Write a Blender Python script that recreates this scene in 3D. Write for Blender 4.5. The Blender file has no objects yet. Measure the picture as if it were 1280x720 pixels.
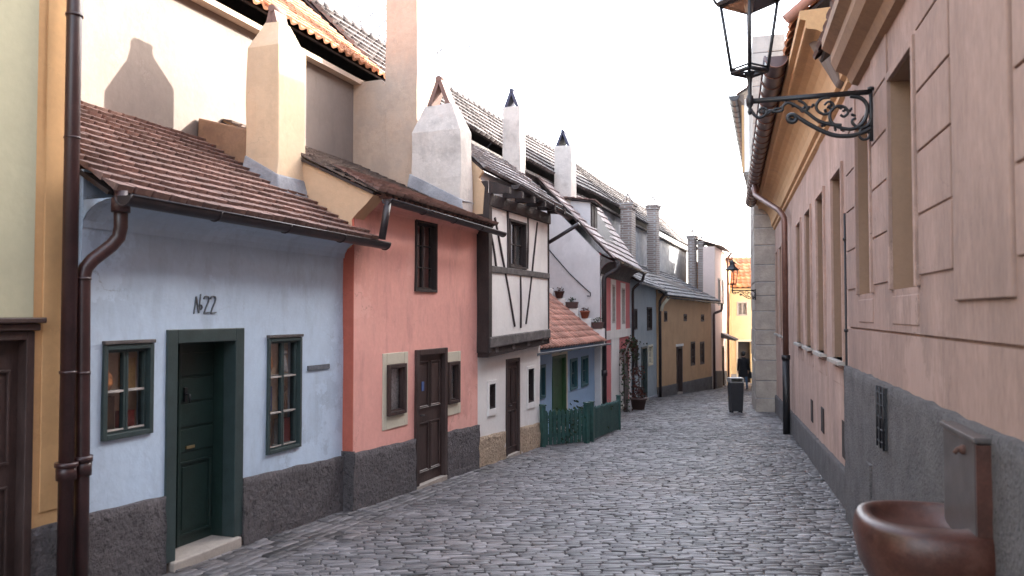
import bpy, bmesh, math, random
from mathutils import Vector, Matrix, noise
R = math.radians
random.seed(7)
scene = bpy.context.scene
col = scene.collection

# ------------------------------------------------------------------ camera
EYE = 1.8
PITCH = R(1.83)
FPX = 1000.0
cam_d = bpy.data.cameras.new('camera')
cam = bpy.data.objects.new('camera', cam_d)
col.objects.link(cam)
cam.location = (0, 0, EYE)
cam.rotation_euler = (R(90) + PITCH, 0, 0)
cam_d.sensor_width = 36
cam_d.lens = FPX / 1280 * 36
cam_d.clip_end = 3000
cam_d.clip_start = 0.05
cam_d.dof.use_dof = True
cam_d.dof.focus_distance = 13
cam_d.dof.aperture_fstop = 2.2
scene.camera = cam

def ray(px, py):
    u = (px - 640) / FPX; v = (360 - py) / FPX
    c, s = math.cos(PITCH), math.sin(PITCH)
    return Vector((u, c - v * s, s + v * c))

def gz(y):
    "height of the lane surface at distance y"
    if y < -6: y = -6
    if y > 60: y = 60
    return -0.0425 * y if y < 14.65 else -0.6226 - 0.05 * (y - 14.65)

# ------------------------------------------------------------------ frames
class Frame:
    "a facade line: s along it (away from the camera), n out into the street, z up"
    def __init__(self, a, b, side=1):
        self.o = Vector((a[0], a[1])); d = Vector((b[0], b[1])) - self.o
        self.len = d.length; self.d = d.normalized()
        self.n = Vector((self.d.y, -self.d.x)) * side
    def p(self, s, n, z):
        q = self.o + self.d * s + self.n * n
        return Vector((q.x, q.y, z))
    def y(self, s): return (self.o + self.d * s).y
    def g(self, s, n=0): return gz((self.o + self.d * s + self.n * n).y)
    def on(self, px, py, n=0):
        "where the sight line through a point of the picture meets the facade plane"
        r = ray(px, py); o = self.o + self.n * n
        den = r.x * self.n.x + r.y * self.n.y
        t = (o.x * self.n.x + o.y * self.n.y) / den
        s = (r.x * t - o.x) * self.d.x + (r.y * t - o.y) * self.d.y
        return s, EYE + r.z * t
    def s(self, px, n=0, py=392): return self.on(px, py, n)[0]
    def rect(self, pl, pr, pt, pb, n=0):
        s0 = self.s(pl, n); s1 = self.s(pr, n); m = (pl + pr) / 2
        return [s0, s1, self.on(m, pb, n)[1], self.on(m, pt, n)[1]]
    def n_at(self, s, px):
        r = ray(px, 392); u = r.x / r.y
        o = self.o + self.d * s
        return (u * o.y - o.x) / (self.n.x - u * self.n.y)

# ------------------------------------------------------------------ materials
def srgb(h):
    h = h.lstrip('#'); v = [int(h[i:i+2], 16) / 255 for i in (0, 2, 4)]
    return tuple(x / 12.92 if x < .04045 else ((x + .055) / 1.055) ** 2.4 for x in v)

def mat(name, color, rough=.85, var=.12, scale=3, bump=.15, bscale=40, stain=None, stain_scale=.9, stain_amt=.45,
        metallic=0, tint=0, bdist=.01, stretch=(1, 1, 1), fine=True, spec=None, speckle=0, weather=None):
    if weather is None: weather = .3 if ('plaster' in name or 'limewash' in name) else 0
    m = bpy.data.materials.new(name); m.use_nodes = True
    nt = m.node_tree; N = nt.nodes; L = nt.links
    b = N['Principled BSDF']
    b.inputs['Roughness'].default_value = rough
    b.inputs['Metallic'].default_value = metallic
    if spec is not None: b.inputs['Specular IOR Level'].default_value = spec
    tc = N.new('ShaderNodeTexCoord'); mp = N.new('ShaderNodeMapping')
    mp.inputs['Scale'].default_value = stretch
    L.new(tc.outputs['Object'], mp.inputs['Vector'])
    def nz(sc, det=6, ro=.6):
        n = N.new('ShaderNodeTexNoise'); n.inputs['Scale'].default_value = sc
        n.inputs['Detail'].default_value = det; n.inputs['Roughness'].default_value = ro
        L.new(mp.outputs['Vector'], n.inputs['Vector']); return n
    def mix(a, bcol, fac, typ='MIX'):
        x = N.new('ShaderNodeMix'); x.data_type = 'RGBA'; x.blend_type = typ
        for sock, val in ((x.inputs[6], a), (x.inputs[7], bcol)):
            if isinstance(val, tuple): sock.default_value = (*val[:3], 1)
            else: L.new(val, sock)
        if isinstance(fac, (int, float)): x.inputs[0].default_value = fac
        else: L.new(fac, x.inputs[0])
        return x.outputs[2]
    def ramp(src, lo, hi):
        r = N.new('ShaderNodeMapRange'); r.inputs[1].default_value = lo; r.inputs[2].default_value = hi
        L.new(src, r.inputs[0]); return r.outputs[0]
    dark = tuple(c * (1 - var) for c in color); light = tuple(min(1, c * (1 + var)) for c in color)
    n1 = nz(scale); c = mix(dark, light, ramp(n1.outputs['Fac'], .3, .7))
    if fine:
        n2 = nz(scale * 14, 4); k = N.new('ShaderNodeMapRange')
        k.inputs[3].default_value = 1 - var * .7; k.inputs[4].default_value = 1 + var * .5
        k.inputs[1].default_value = .3; k.inputs[2].default_value = .7
        L.new(n2.outputs['Fac'], k.inputs[0])
        v = N.new('ShaderNodeVectorMath'); v.operation = 'SCALE'
        L.new(c, v.inputs[0]); L.new(k.outputs[0], v.inputs['Scale']); c = v.outputs[0]
    if stain:
        n3 = nz(stain_scale, 9, .68)
        fac = ramp(n3.outputs['Fac'], .5, .68)
        mm = N.new('ShaderNodeMath'); mm.operation = 'MULTIPLY'; mm.inputs[1].default_value = stain_amt
        L.new(fac, mm.inputs[0]); c = mix(c, stain, mm.outputs[0])
        if weather:
            mp2 = N.new('ShaderNodeMapping'); mp2.inputs['Scale'].default_value = (1, 1, .3)
            L.new(tc.outputs['Object'], mp2.inputs['Vector'])
            n5 = N.new('ShaderNodeTexNoise'); n5.inputs['Scale'].default_value = 3.1; n5.inputs['Detail'].default_value = 10; n5.inputs['Roughness'].default_value = .72
            L.new(mp2.outputs['Vector'], n5.inputs['Vector'])
            m5 = N.new('ShaderNodeMath'); m5.operation = 'MULTIPLY'; m5.inputs[1].default_value = weather; L.new(ramp(n5.outputs['Fac'], .5, .72), m5.inputs[0])
            c = mix(c, tuple(x * .62 for x in color), m5.outputs[0])
            n6 = nz(.8, 12, .75); m6 = N.new('ShaderNodeMath'); m6.operation = 'MULTIPLY'; m6.inputs[1].default_value = weather * .8; L.new(ramp(n6.outputs['Fac'], .555, .575), m6.inputs[0])
            c = mix(c, tuple(min(.85, x * 1.15 + .02) for x in color), m6.outputs[0])
            vo = N.new('ShaderNodeTexVoronoi'); vo.feature = 'DISTANCE_TO_EDGE'; vo.inputs['Scale'].default_value = .7
            wn = nz(2.5, 6, .6); vm = N.new('ShaderNodeVectorMath'); vm.operation = 'MULTIPLY_ADD'; vm.inputs[1].default_value = (.9, .9, .9)
            L.new(wn.outputs['Color'], vm.inputs[0]); L.new(tc.outputs['Object'], vm.inputs[2]); L.new(vm.outputs[0], vo.inputs['Vector'])
            m7 = N.new('ShaderNodeMapRange'); m7.inputs[1].default_value = .0; m7.inputs[2].default_value = .006; m7.inputs[3].default_value = 1; m7.inputs[4].default_value = 0; L.new(vo.outputs['Distance'], m7.inputs[0])
            m8 = N.new('ShaderNodeMath'); m8.operation = 'MULTIPLY'; L.new(m7.outputs[0], m8.inputs[0]); L.new(ramp(n6.outputs['Fac'], .48, .6), m8.inputs[1])
            m9 = N.new('ShaderNodeMath'); m9.operation = 'MULTIPLY'; m9.inputs[1].default_value = weather * 1.1; L.new(m8.outputs[0], m9.inputs[0])
            c = mix(c, tuple(x * .45 for x in color), m9.outputs[0])
    if speckle:
        n4 = nz(speckle, 2, .5); c = mix(c, tuple(x * .45 for x in color), ramp(n4.outputs['Fac'], .56, .7))
    if tint:
        at = N.new('ShaderNodeAttribute'); at.attribute_name = 'tint'
        k = N.new('ShaderNodeMapRange'); k.inputs[3].default_value = 1 - tint; k.inputs[4].default_value = 1 + tint
        L.new(at.outputs['Fac'], k.inputs[0])
        v = N.new('ShaderNodeVectorMath'); v.operation = 'SCALE'
        L.new(c, v.inputs[0]); L.new(k.outputs[0], v.inputs['Scale']); c = v.outputs[0]
    L.new(c, b.inputs['Base Color'])
    if bump:
        nb = nz(bscale, 8, .62); bp = N.new('ShaderNodeBump')
        bp.inputs['Strength'].default_value = bump; bp.inputs['Distance'].default_value = bdist
        L.new(nb.outputs['Fac'], bp.inputs['Height'])
        L.new(bp.outputs['Normal'], b.inputs['Normal'])
    return m

def glass_mat(name, tintc=(.02, .022, .025), see=.85):
    m = bpy.data.materials.new(name); m.use_nodes = True
    nt = m.node_tree; N = nt.nodes; L = nt.links
    for n in list(N): N.remove(n)
    out = N.new('ShaderNodeOutputMaterial'); tr = N.new('ShaderNodeBsdfTransparent')
    tr.inputs[0].default_value = (see, see, see, 1)
    gl = N.new('ShaderNodeBsdfGlossy'); gl.inputs['Roughness'].default_value = .06
    gl.inputs['Color'].default_value = (.9, .93, 1, 1)
    lw = N.new('ShaderNodeLayerWeight'); lw.inputs['Blend'].default_value = .5
    pw = N.new('ShaderNodeMath'); pw.operation = 'POWER'; pw.inputs[1].default_value = 4; L.new(lw.outputs['Facing'], pw.inputs[0])
    fr = N.new('ShaderNodeMath'); fr.operation = 'MULTIPLY_ADD'; fr.inputs[1].default_value = .7; fr.inputs[2].default_value = .045; L.new(pw.outputs[0], fr.inputs[0])
    tc = N.new('ShaderNodeTexCoord'); nz = N.new('ShaderNodeTexNoise'); nz.inputs['Scale'].default_value = 2.5
    bp = N.new('ShaderNodeBump'); bp.inputs['Strength'].default_value = .12; bp.inputs['Distance'].default_value = .02
    L.new(tc.outputs['Object'], nz.inputs['Vector']); L.new(nz.outputs['Fac'], bp.inputs['Height'])
    L.new(bp.outputs['Normal'], gl.inputs['Normal'])
    mx = N.new('ShaderNodeMixShader'); L.new(fr.outputs[0], mx.inputs[0])
    L.new(tr.outputs[0], mx.inputs[1]); L.new(gl.outputs[0], mx.inputs[2]); L.new(mx.outputs[0], out.inputs[0])
    return m

M = {}
def roughcast(name, color, **k):
    m = mat(name, color, rough=.93, var=.16, scale=5, bump=1.0, bscale=20, bdist=.07, speckle=24, **k)
    return m
M['blue'] = mat('pale_blue_plaster', (.5, .6, .72), weather=.65, var=.06, scale=1.3, bump=.3, bscale=9, bdist=.02, stain=(.38, .46, .56), stain_amt=.45)
M['rough_brown'] = roughcast('brown_grey_roughcast', (.125, .108, .11))
M['rough_sand'] = roughcast('sand_roughcast', (.5, .37, .26))
M['rough_grey'] = mat('grey_roughcast', (.15, .137, .137), rough=.93, var=.25, scale=4, speckle=45, bump=1, bscale=42, bdist=.05, stain=(.085, .078, .08), stain_amt=.5)
M['pink'] = mat('salmon_plaster', (.8, .385, .32), weather=.65, var=.06, scale=1.2, bump=.25, bscale=9, bdist=.02, stain=(.76, .4, .33), stain_amt=.45)
M['red_side'] = mat('brick_red_plaster', (.52, .13, .085), var=.1, scale=2, bump=.25, bscale=12, bdist=.02, stain=(.4, .12, .08), stain_amt=.5)
M['tan'] = mat('tan_orange_plaster', (.62, .42, .265), var=.07, scale=1.2, bump=.25, bscale=10, bdist=.02, stain=(.56, .4, .27), stain_amt=.6)
M['cream'] = mat('cream_plaster', (.2, .158, .134), weather=.5, var=.07, scale=1.1, bump=.3, bscale=10, bdist=.02, stain=(.15, .12, .1), stain_amt=.5, stain_scale=1.6)
M['tan_pale'] = mat('pale_tan_plaster', (.5, .37, .28), var=.1, scale=1.1, bump=.3, bscale=10, bdist=.02, stain=(.4, .33, .28), stain_amt=.6)
M['white'] = mat('white_limewash', (.8, .76, .72), var=.05, scale=1.5, bump=.3, bscale=9, bdist=.02, stain=(.56, .51, .48), stain_amt=.45)
M['white_chim'] = mat('weathered_white_plaster', (.6, .545, .5), weather=.6, var=.08, scale=2, bump=.35, bscale=14, bdist=.02, stain=(.3, .265, .245), stain_amt=.7, stain_scale=2)
M['gable_grey'] = mat('grey_white_plaster', (.6, .58, .58), var=.05, scale=1.2, bump=.2, bscale=9, bdist=.02, stain=(.48, .46, .46), stain_amt=.5)
M['cement'] = mat('grey_cement_render', (.27, .27, .29), rough=.9, var=.2, scale=3, bump=.5, bscale=14, bdist=.02, stain=(.4, .4, .4), stain_amt=.6, stain_scale=3)
M['blue2'] = mat('sky_blue_plaster', (.3, .44, .62), var=.06, scale=1.5, bump=.2, bscale=12, bdist=.02)
M['crimson'] = mat('crimson_pink_plaster', (.6, .17, .17), var=.07, scale=1.5, bump=.2, bscale=12)
M['grey_blue'] = mat('grey_blue_plaster', (.32, .36, .39), var=.08, scale=1.2, bump=.2, bscale=12, stain=(.2, .24, .26))
M['ochre'] = mat('ochre_plaster', (.54, .335, .19), var=.07, scale=1.2, bump=.2, bscale=12, stain=(.4, .25, .14), stain_amt=.5)
M['ochre_near'] = mat('amber_plaster', (.66, .38, .17), var=.07, scale=1.2, bump=.2, bscale=9, bdist=.02, stain=(.55, .33, .16), stain_amt=.4)
M['olive'] = mat('olive_cream_plaster', (.44, .41, .28), var=.06, scale=1, bump=.2, bscale=9, bdist=.02)
M['yellow'] = mat('yellow_plaster', (.68, .53, .3), var=.06, scale=1.2, bump=.2, bscale=12)
M['rose'] = mat('rose_plaster', (.76, .6, .54), var=.06, scale=1.2, bump=.2, bscale=12)
M['palace'] = mat('dusty_pink_plaster', (.33, .218, .18), weather=.85, var=.2, scale=1.4, bump=.35, bscale=11, bdist=.02, stain=(.21, .145, .125), stain_amt=.75, stain_scale=1.0, stretch=(1, 1, .45))
M['palace2'] = mat('pale_rose_plaster', (.44, .298, .245), weather=.7, var=.2, scale=1.6, bump=.35, bscale=11, bdist=.02, stain=(.34, .21, .15), stain_amt=.65, stain_scale=1.5, stretch=(1, 1, .5))
M['niche'] = mat('tan_reveal_plaster', (.27, .17, .115), var=.08, scale=1.4, bump=.25, bscale=11, bdist=.02)
M['cove'] = mat('ochre_cornice_plaster', (.56, .34, .17), var=.12, scale=2, bump=.3, bscale=14, stain=(.36, .22, .13), stain_amt=.6, stain_scale=2)
M['brown_cornice'] = mat('brown_cornice_plaster', (.3, .18, .11), var=.15, scale=3, bump=.4, bscale=14, stain=(.17, .1, .07), stain_amt=.7, stain_scale=3)
M['stone'] = mat('weathered_sandstone', (.4, .34, .29), var=.16, scale=3, bump=.7, bscale=12, bdist=.03, stain=(.26, .22, .2), stain_amt=.6, stain_scale=2)
M['stone_dark'] = mat('polished_grey_granite', (.072, .06, .058), rough=.4, var=.25, scale=5, bump=.15, bscale=60, stain=(.15, .14, .145), stain_amt=.4, stain_scale=3)
M['red_stone'] = mat('red_brown_marble', (.062, .021, .014), rough=.4, var=.35, scale=6, bump=.2, bscale=40, stain=(.12, .055, .04), stain_amt=.55, stain_scale=9)
M['green'] = mat('dark_green_paint', (.036, .055, .054), rough=.45, var=.18, scale=6, bump=.15, bscale=50)
M['green_leaf'] = mat('bottle_green_paint', (.016, .034, .029), rough=.4, var=.18, scale=6, bump=.2, bscale=50)
M['green_door'] = mat('leaf_green_paint', (.04, .1, .04), rough=.5, var=.15, scale=6, bump=.15)
M['fence_green'] = mat('fence_green_paint', (.028, .078, .068), rough=.5, var=.3, scale=9, bump=.3)
M['teal'] = mat('teal_paint', (.04, .12, .14), rough=.5, var=.15)
M['brown'] = mat('dark_brown_painted_wood', (.05, .028, .024), rough=.5, var=.35, scale=7, bump=.25, bscale=40, stretch=(1, 1, .25), stain=(.12, .085, .075), stain_amt=.35, stain_scale=5)
M['worn_white'] = mat('worn_white_paint', (.45, .4, .36), rough=.7, var=.2, scale=10)
M['timber'] = mat('black_brown_timber', (.032, .02, .018), rough=.7, var=.4, scale=8, bump=.5, bscale=30, stretch=(1, 1, .3))
M['timber_grey'] = mat('weathered_grey_timber', (.1, .085, .08), rough=.85, var=.35, scale=8, bump=.6, bscale=30, stain=(.2, .18, .17), stain_amt=.6, stain_scale=5)
M['pipe'] = mat('dark_red_brown_sheet_metal', (.045, .018, .017), rough=.38, var=.3, scale=5, bump=.08, bscale=30, spec=.6)
M['gutter'] = mat('black_brown_sheet_metal', (.03, .022, .024), rough=.4, var=.3, scale=5, bump=.08)
M['copper'] = mat('brown_copper_sheet', (.17, .085, .065), rough=.4, var=.25, scale=6, bump=.1, metallic=.3)
M['copper_dark'] = mat('dark_copper_sheet', (.085, .05, .05), rough=.35, var=.3, scale=6, bump=.1, metallic=.3)
M['zinc'] = mat('grey_zinc_sheet', (.28, .3, .33), rough=.4, var=.15, metallic=.3)
M['iron'] = mat('black_wrought_iron', (.014, .014, .017), rough=.42, var=.3, scale=20, bump=.3, bscale=60)
M['brass'] = mat('aged_brass', (.5, .38, .2), rough=.35, metallic=.8)
M['ivory'] = mat('ivory_paint', (.6, .54, .42), rough=.7, var=.06, scale=4)
M['sill'] = mat('pale_stone_sill', (.36, .33, .3), rough=.8, var=.1, scale=6)
M['step'] = mat('worn_sandstone_step', (.42, .36, .31), rough=.8, var=.18, scale=5, bump=.4, bscale=20, stain=(.25, .21, .19), stain_scale=3)
M['tile_red'] = mat('brown_red_clay_tile', (.195, .115, .095), rough=.75, var=.14, scale=3, bump=.3, bscale=40, tint=.28, stain=(.12, .08, .07), stain_scale=2)
M['tile_orange'] = mat('orange_clay_tile', (.55, .24, .12), rough=.75, var=.14, scale=3, bump=.3, bscale=40, tint=.3, stain=(.36, .22, .15), stain_scale=2)
M['tile_salmon'] = mat('salmon_clay_tile', (.48, .24, .18), rough=.75, var=.14, scale=3, bump=.3, bscale=40, tint=.25, stain=(.36, .25, .21), stain_scale=2)
M['tile_grey'] = mat('weathered_grey_tile', (.15, .142, .148), rough=.75, var=.16, scale=3, bump=.3, bscale=40, tint=.3, stain=(.21, .18, .17), stain_scale=1.5)
M['tile_pinkgrey'] = mat('pinkish_grey_tile', (.34, .28, .27), rough=.7, var=.16, scale=3, bump=.3, bscale=40, tint=.3, stain=(.4, .24, .2), stain_scale=1.2)
M['tile_dark'] = mat('mossy_dark_tile', (.15, .115, .1), rough=.9, var=.25, scale=5, bump=.5, bscale=30, tint=.3, stain=(.22, .17, .13), stain_scale=3)
M['stones'] = mat('grey_violet_setts', (.142, .129, .131), rough=.5, var=.2, scale=2.2, bump=.45, bscale=45, bdist=.012, tint=.7, stain=(.12, .09, .078), stain_amt=.6, stain_scale=.5)
M['mortar'] = mat('dark_sand_joints', (.065, .058, .055), rough=.95, var=.25, scale=8, bump=.5)
M['earth'] = mat('dark_soil', (.09, .08, .07), rough=.95, var=.2, scale=.5)
M['brick'] = None
M['tile_slate'] = mat('dark_grey_roof_tile', (.125, .108, .105), rough=.85, var=.16, scale=3, bump=.3, bscale=40, tint=.35, stain=(.12, .1, .09), stain_scale=1.5)
M['tile_pale'] = mat('pale_grey_roof_tile', (.3, .275, .275), rough=.7, var=.16, scale=3, bump=.3, bscale=40, tint=.3, stain=(.36, .33, .32), stain_scale=3)
M['chim1'] = mat('apricot_cream_plaster', (.68, .5, .33), var=.07, scale=1.2, bump=.25, bscale=10, bdist=.02, stain=(.6, .48, .36), stain_amt=.5)
M['bark'] = mat('grey_bark', (.16, .13, .12), rough=.9, var=.2, scale=10)
M['leaf'] = mat('dark_vine_leaf', (.045, .07, .03), rough=.6, var=.35, scale=9, tint=.5)
M['leaf_red'] = mat('dried_red_leaf', (.11, .04, .03), rough=.7, var=.35, scale=9, tint=.5)
M['terracotta'] = mat('terracotta', (.34, .13, .08), rough=.8, var=.15, scale=8)
M['trough'] = mat('dark_brown_trough', (.09, .05, .045), rough=.7, var=.2)
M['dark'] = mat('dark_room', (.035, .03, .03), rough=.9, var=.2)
M['wood_in'] = mat('warm_inner_wood', (.78, .58, .4), rough=.7, var=.15, scale=5)
M['ink'] = mat('black_grey_lettering', (.11, .12, .135), rough=.8, var=.3, scale=30)
M['bin'] = mat('anthracite_bin_shell', (.03, .03, .034), rough=.45, var=.15, scale=8)
M['bin_top'] = mat('pale_grey_metal', (.3, .29, .28), rough=.45, var=.1)
M['coat'] = mat('black_coat_cloth', (.012, .012, .015), rough=.9, var=.3, scale=12)
M['jeans'] = mat('dark_blue_denim', (.04, .085, .15), rough=.9, var=.2, scale=12)
M['skin'] = mat('skin', (.5, .3, .22), rough=.6, var=.05)
M['hair'] = mat('black_hair', (.012, .01, .009), rough=.5, var=.3, scale=30)
M['cap_blue'] = mat('blue_black_slate', (.035, .035, .07), rough=.6, var=.2)
M['rust'] = mat('rusty_iron', (.08, .035, .025), rough=.8, var=.3, scale=20)
M['glass'] = glass_mat('window_glass')
M['lampglass'] = glass_mat('lantern_glass', see=.93)
M['paper'] = mat('printed_paper', (.55, .52, .5), rough=.8, var=.35, scale=25)
for nm, c in (('g_red', (.35, .07, .05)), ('g_blue', (.08, .13, .3)), ('g_white', (.6, .58, .55)), ('g_ochre', (.5, .3, .1)), ('g_green', (.1, .22, .1)), ('g_orange', (.55, .22, .08)), ('g_brown', (.16, .09, .05))):
    M[nm] = mat(nm.replace('g_', 'goods_'), c, rough=.5, var=.25, scale=30)

def brick_mat(name, ca, cb, mortar, sc):
    m = mat(name, ca); nt = m.node_tree; N = nt.nodes; L = nt.links
    b = N['Principled BSDF']; tc = N.new('ShaderNodeTexCoord')
    sep = N.new('ShaderNodeSeparateXYZ'); L.new(tc.outputs['Object'], sep.inputs[0])
    ad = N.new('ShaderNodeMath'); ad.operation = 'ADD'; L.new(sep.outputs[0], ad.inputs[0]); L.new(sep.outputs[1], ad.inputs[1])
    cmb = N.new('ShaderNodeCombineXYZ'); L.new(ad.outputs[0], cmb.inputs[0]); L.new(sep.outputs[2], cmb.inputs[1])
    br = N.new('ShaderNodeTexBrick'); br.inputs['Scale'].default_value = sc
    br.inputs['Color1'].default_value = (*ca, 1); br.inputs['Color2'].default_value = (*cb, 1); br.inputs['Mortar'].default_value = (*mortar, 1)
    br.inputs['Mortar Size'].default_value = .015; br.inputs['Brick Width'].default_value = .26; br.inputs['Row Height'].default_value = .085
    L.new(cmb.outputs[0], br.inputs['Vector']); L.new(br.outputs['Color'], b.inputs['Base Color'])
    bp = N.new('ShaderNodeBump'); bp.inputs['Strength'].default_value = .6; bp.inputs['Distance'].default_value = .02; bp.invert = True
    L.new(br.outputs['Fac'], bp.inputs['Height']); L.new(bp.outputs['Normal'], b.inputs['Normal'])
    return m
M['brick'] = brick_mat('weathered_brick', (.24, .17, .15), (.34, .27, .24), (.42, .4, .38), 1.0)

# ------------------------------------------------------------------ mesh builder
class MB:
    def __init__(self): self.v = []; self.f = []; self.t = []; self.sm = []
    def quad(self, *ps, t=.5, sm=False):
        i = len(self.v); self.v += [Vector(p) for p in ps]; self.f.append(list(range(i, i + len(ps)))); self.t.append(t); self.sm.append(sm)
    def hexa(self, c, t=.5):
        "c: 8 corners, 0-3 bottom ring, 4-7 top ring"
        i = len(self.v); self.v += [Vector(p) for p in c]
        for f in ((3, 2, 1, 0), (4, 5, 6, 7), (0, 1, 5, 4), (1, 2, 6, 5), (2, 3, 7, 6), (3, 0, 4, 7)):
            self.f.append([i + k for k in f]); self.t.append(t); self.sm.append(False)
    def box(self, F, s0, s1, n0, n1, z0, z1, t=.5, z0b=None, z1b=None):
        "box in a facade frame; z0b, z1b: bottom and top heights at the s1 end"
        z0b = z0 if z0b is None else z0b; z1b = z1 if z1b is None else z1b
        self.hexa([F.p(s0, n0, z0), F.p(s1, n0, z0b), F.p(s1, n1, z0b), F.p(s0, n1, z0),
                   F.p(s0, n0, z1), F.p(s1, n0, z1b), F.p(s1, n1, z1b), F.p(s0, n1, z1)], t)
    def bb(self, x0, x1, y0, y1, z0, z1, t=.5):
        self.hexa([(x0, y0, z0), (x1, y0, z0), (x1, y1, z0), (x0, y1, z0), (x0, y0, z1), (x1, y0, z1), (x1, y1, z1), (x0, y1, z1)], t)
    def tube(self, pts, r, seg=8, caps=True, squash=1):
        pts = [Vector(p) for p in pts]; n = len(pts)
        rs = r if isinstance(r, (list, tuple)) else [r] * n
        base = len(self.v); up = None
        for i, p in enumerate(pts):
            a = pts[max(0, i - 1)]; b = pts[min(n - 1, i + 1)]; d = (b - a).normalized()
            if up is None:
                up = Vector((0, 0, 1)) if abs(d.z) < .9 else Vector((1, 0, 0))
            x = d.cross(up).normalized(); up = x.cross(d).normalized()
            for k in range(seg):
                an = 2 * math.pi * k / seg
                self.v.append(p + (x * math.cos(an) + up * math.sin(an) * squash) * rs[i])
        for i in range(n - 1):
            for k in range(seg):
                k2 = (k + 1) % seg
                self.f.append([base + i * seg + k, base + i * seg + k2, base + (i + 1) * seg + k2, base + (i + 1) * seg + k]); self.t.append(.5); self.sm.append(True)
        if caps:
            self.f.append([base + k for k in range(seg)][::-1]); self.t.append(.5); self.sm.append(False)
            self.f.append([base + (n - 1) * seg + k for k in range(seg)]); self.t.append(.5); self.sm.append(False)
    def lathe(self, c, prof, seg=20, sx=1, sy=1, rot=0):
        base = len(self.v); c = Vector(c)
        for r, z in prof:
            for k in range(seg):
                a = 2 * math.pi * k / seg
                x = r * math.cos(a) * sx; y = r * math.sin(a) * sy
                self.v.append(c + Vector((x * math.cos(rot) - y * math.sin(rot), x * math.sin(rot) + y * math.cos(rot), z)))
        for i in range(len(prof) - 1):
            for k in range(seg):
                k2 = (k + 1) % seg
                self.f.append([base + i * seg + k, base + i * seg + k2, base + (i + 1) * seg + k2, base + (i + 1) * seg + k]); self.t.append(.5); self.sm.append(seg > 6)
    def sphere(self, c, r, seg=10, sc=(1, 1, 1)):
        prof = [(max(1e-4, r * math.sin(math.pi * i / 8)) , -r * math.cos(math.pi * i / 8) * sc[2]) for i in range(9)]
        self.lathe(c, prof, seg, sc[0], sc[1])
    def build(self, name, m, parent=None, bevel=0, smooth=None, wob=0, wscale=1.2):
        me = bpy.data.meshes.new(name)
        off = Vector((0, 0, 0)); p = parent
        while p is not None: off += Vector(p.location); p = p.parent
        vs = self.v
        if wob:
            vs = [v + noise.noise_vector(v * wscale) * wob for v in vs]
        me.from_pydata([tuple(v - off) for v in vs], [], self.f)
        for i, s in enumerate(self.sm): me.polygons[i].use_smooth = s if smooth is None else smooth
        at = me.attributes.new('tint', 'FLOAT', 'FACE')
        at.data.foreach_set('value', self.t)
        me.materials.append(m)
        o = bpy.data.objects.new(name, me); col.objects.link(o)
        if parent: o.parent = parent
        if bevel:
            b = o.modifiers.new('bevel', 'BEVEL'); b.width = bevel; b.segments = 2; b.limit_method = 'ANGLE'
        return o

def root(name, loc, label, cat, group=None):
    o = bpy.data.objects.new(name, None); o.empty_display_size = .2
    o.location = loc; col.objects.link(o)
    o['label'] = label; o['category'] = cat
    if group: o['group'] = group
    return o
def tag(o, label=None, cat=None, group=None, kind=None):
    if label: o['label'] = label
    if cat: o['category'] = cat
    if group: o['group'] = group
    if kind: o['kind'] = kind
    return o

def rebase(o, loc):
    "move the origin of a single-mesh thing to its base"
    loc = Vector(loc)
    for v in o.data.vertices: v.co -= loc
    o.location = loc

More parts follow.
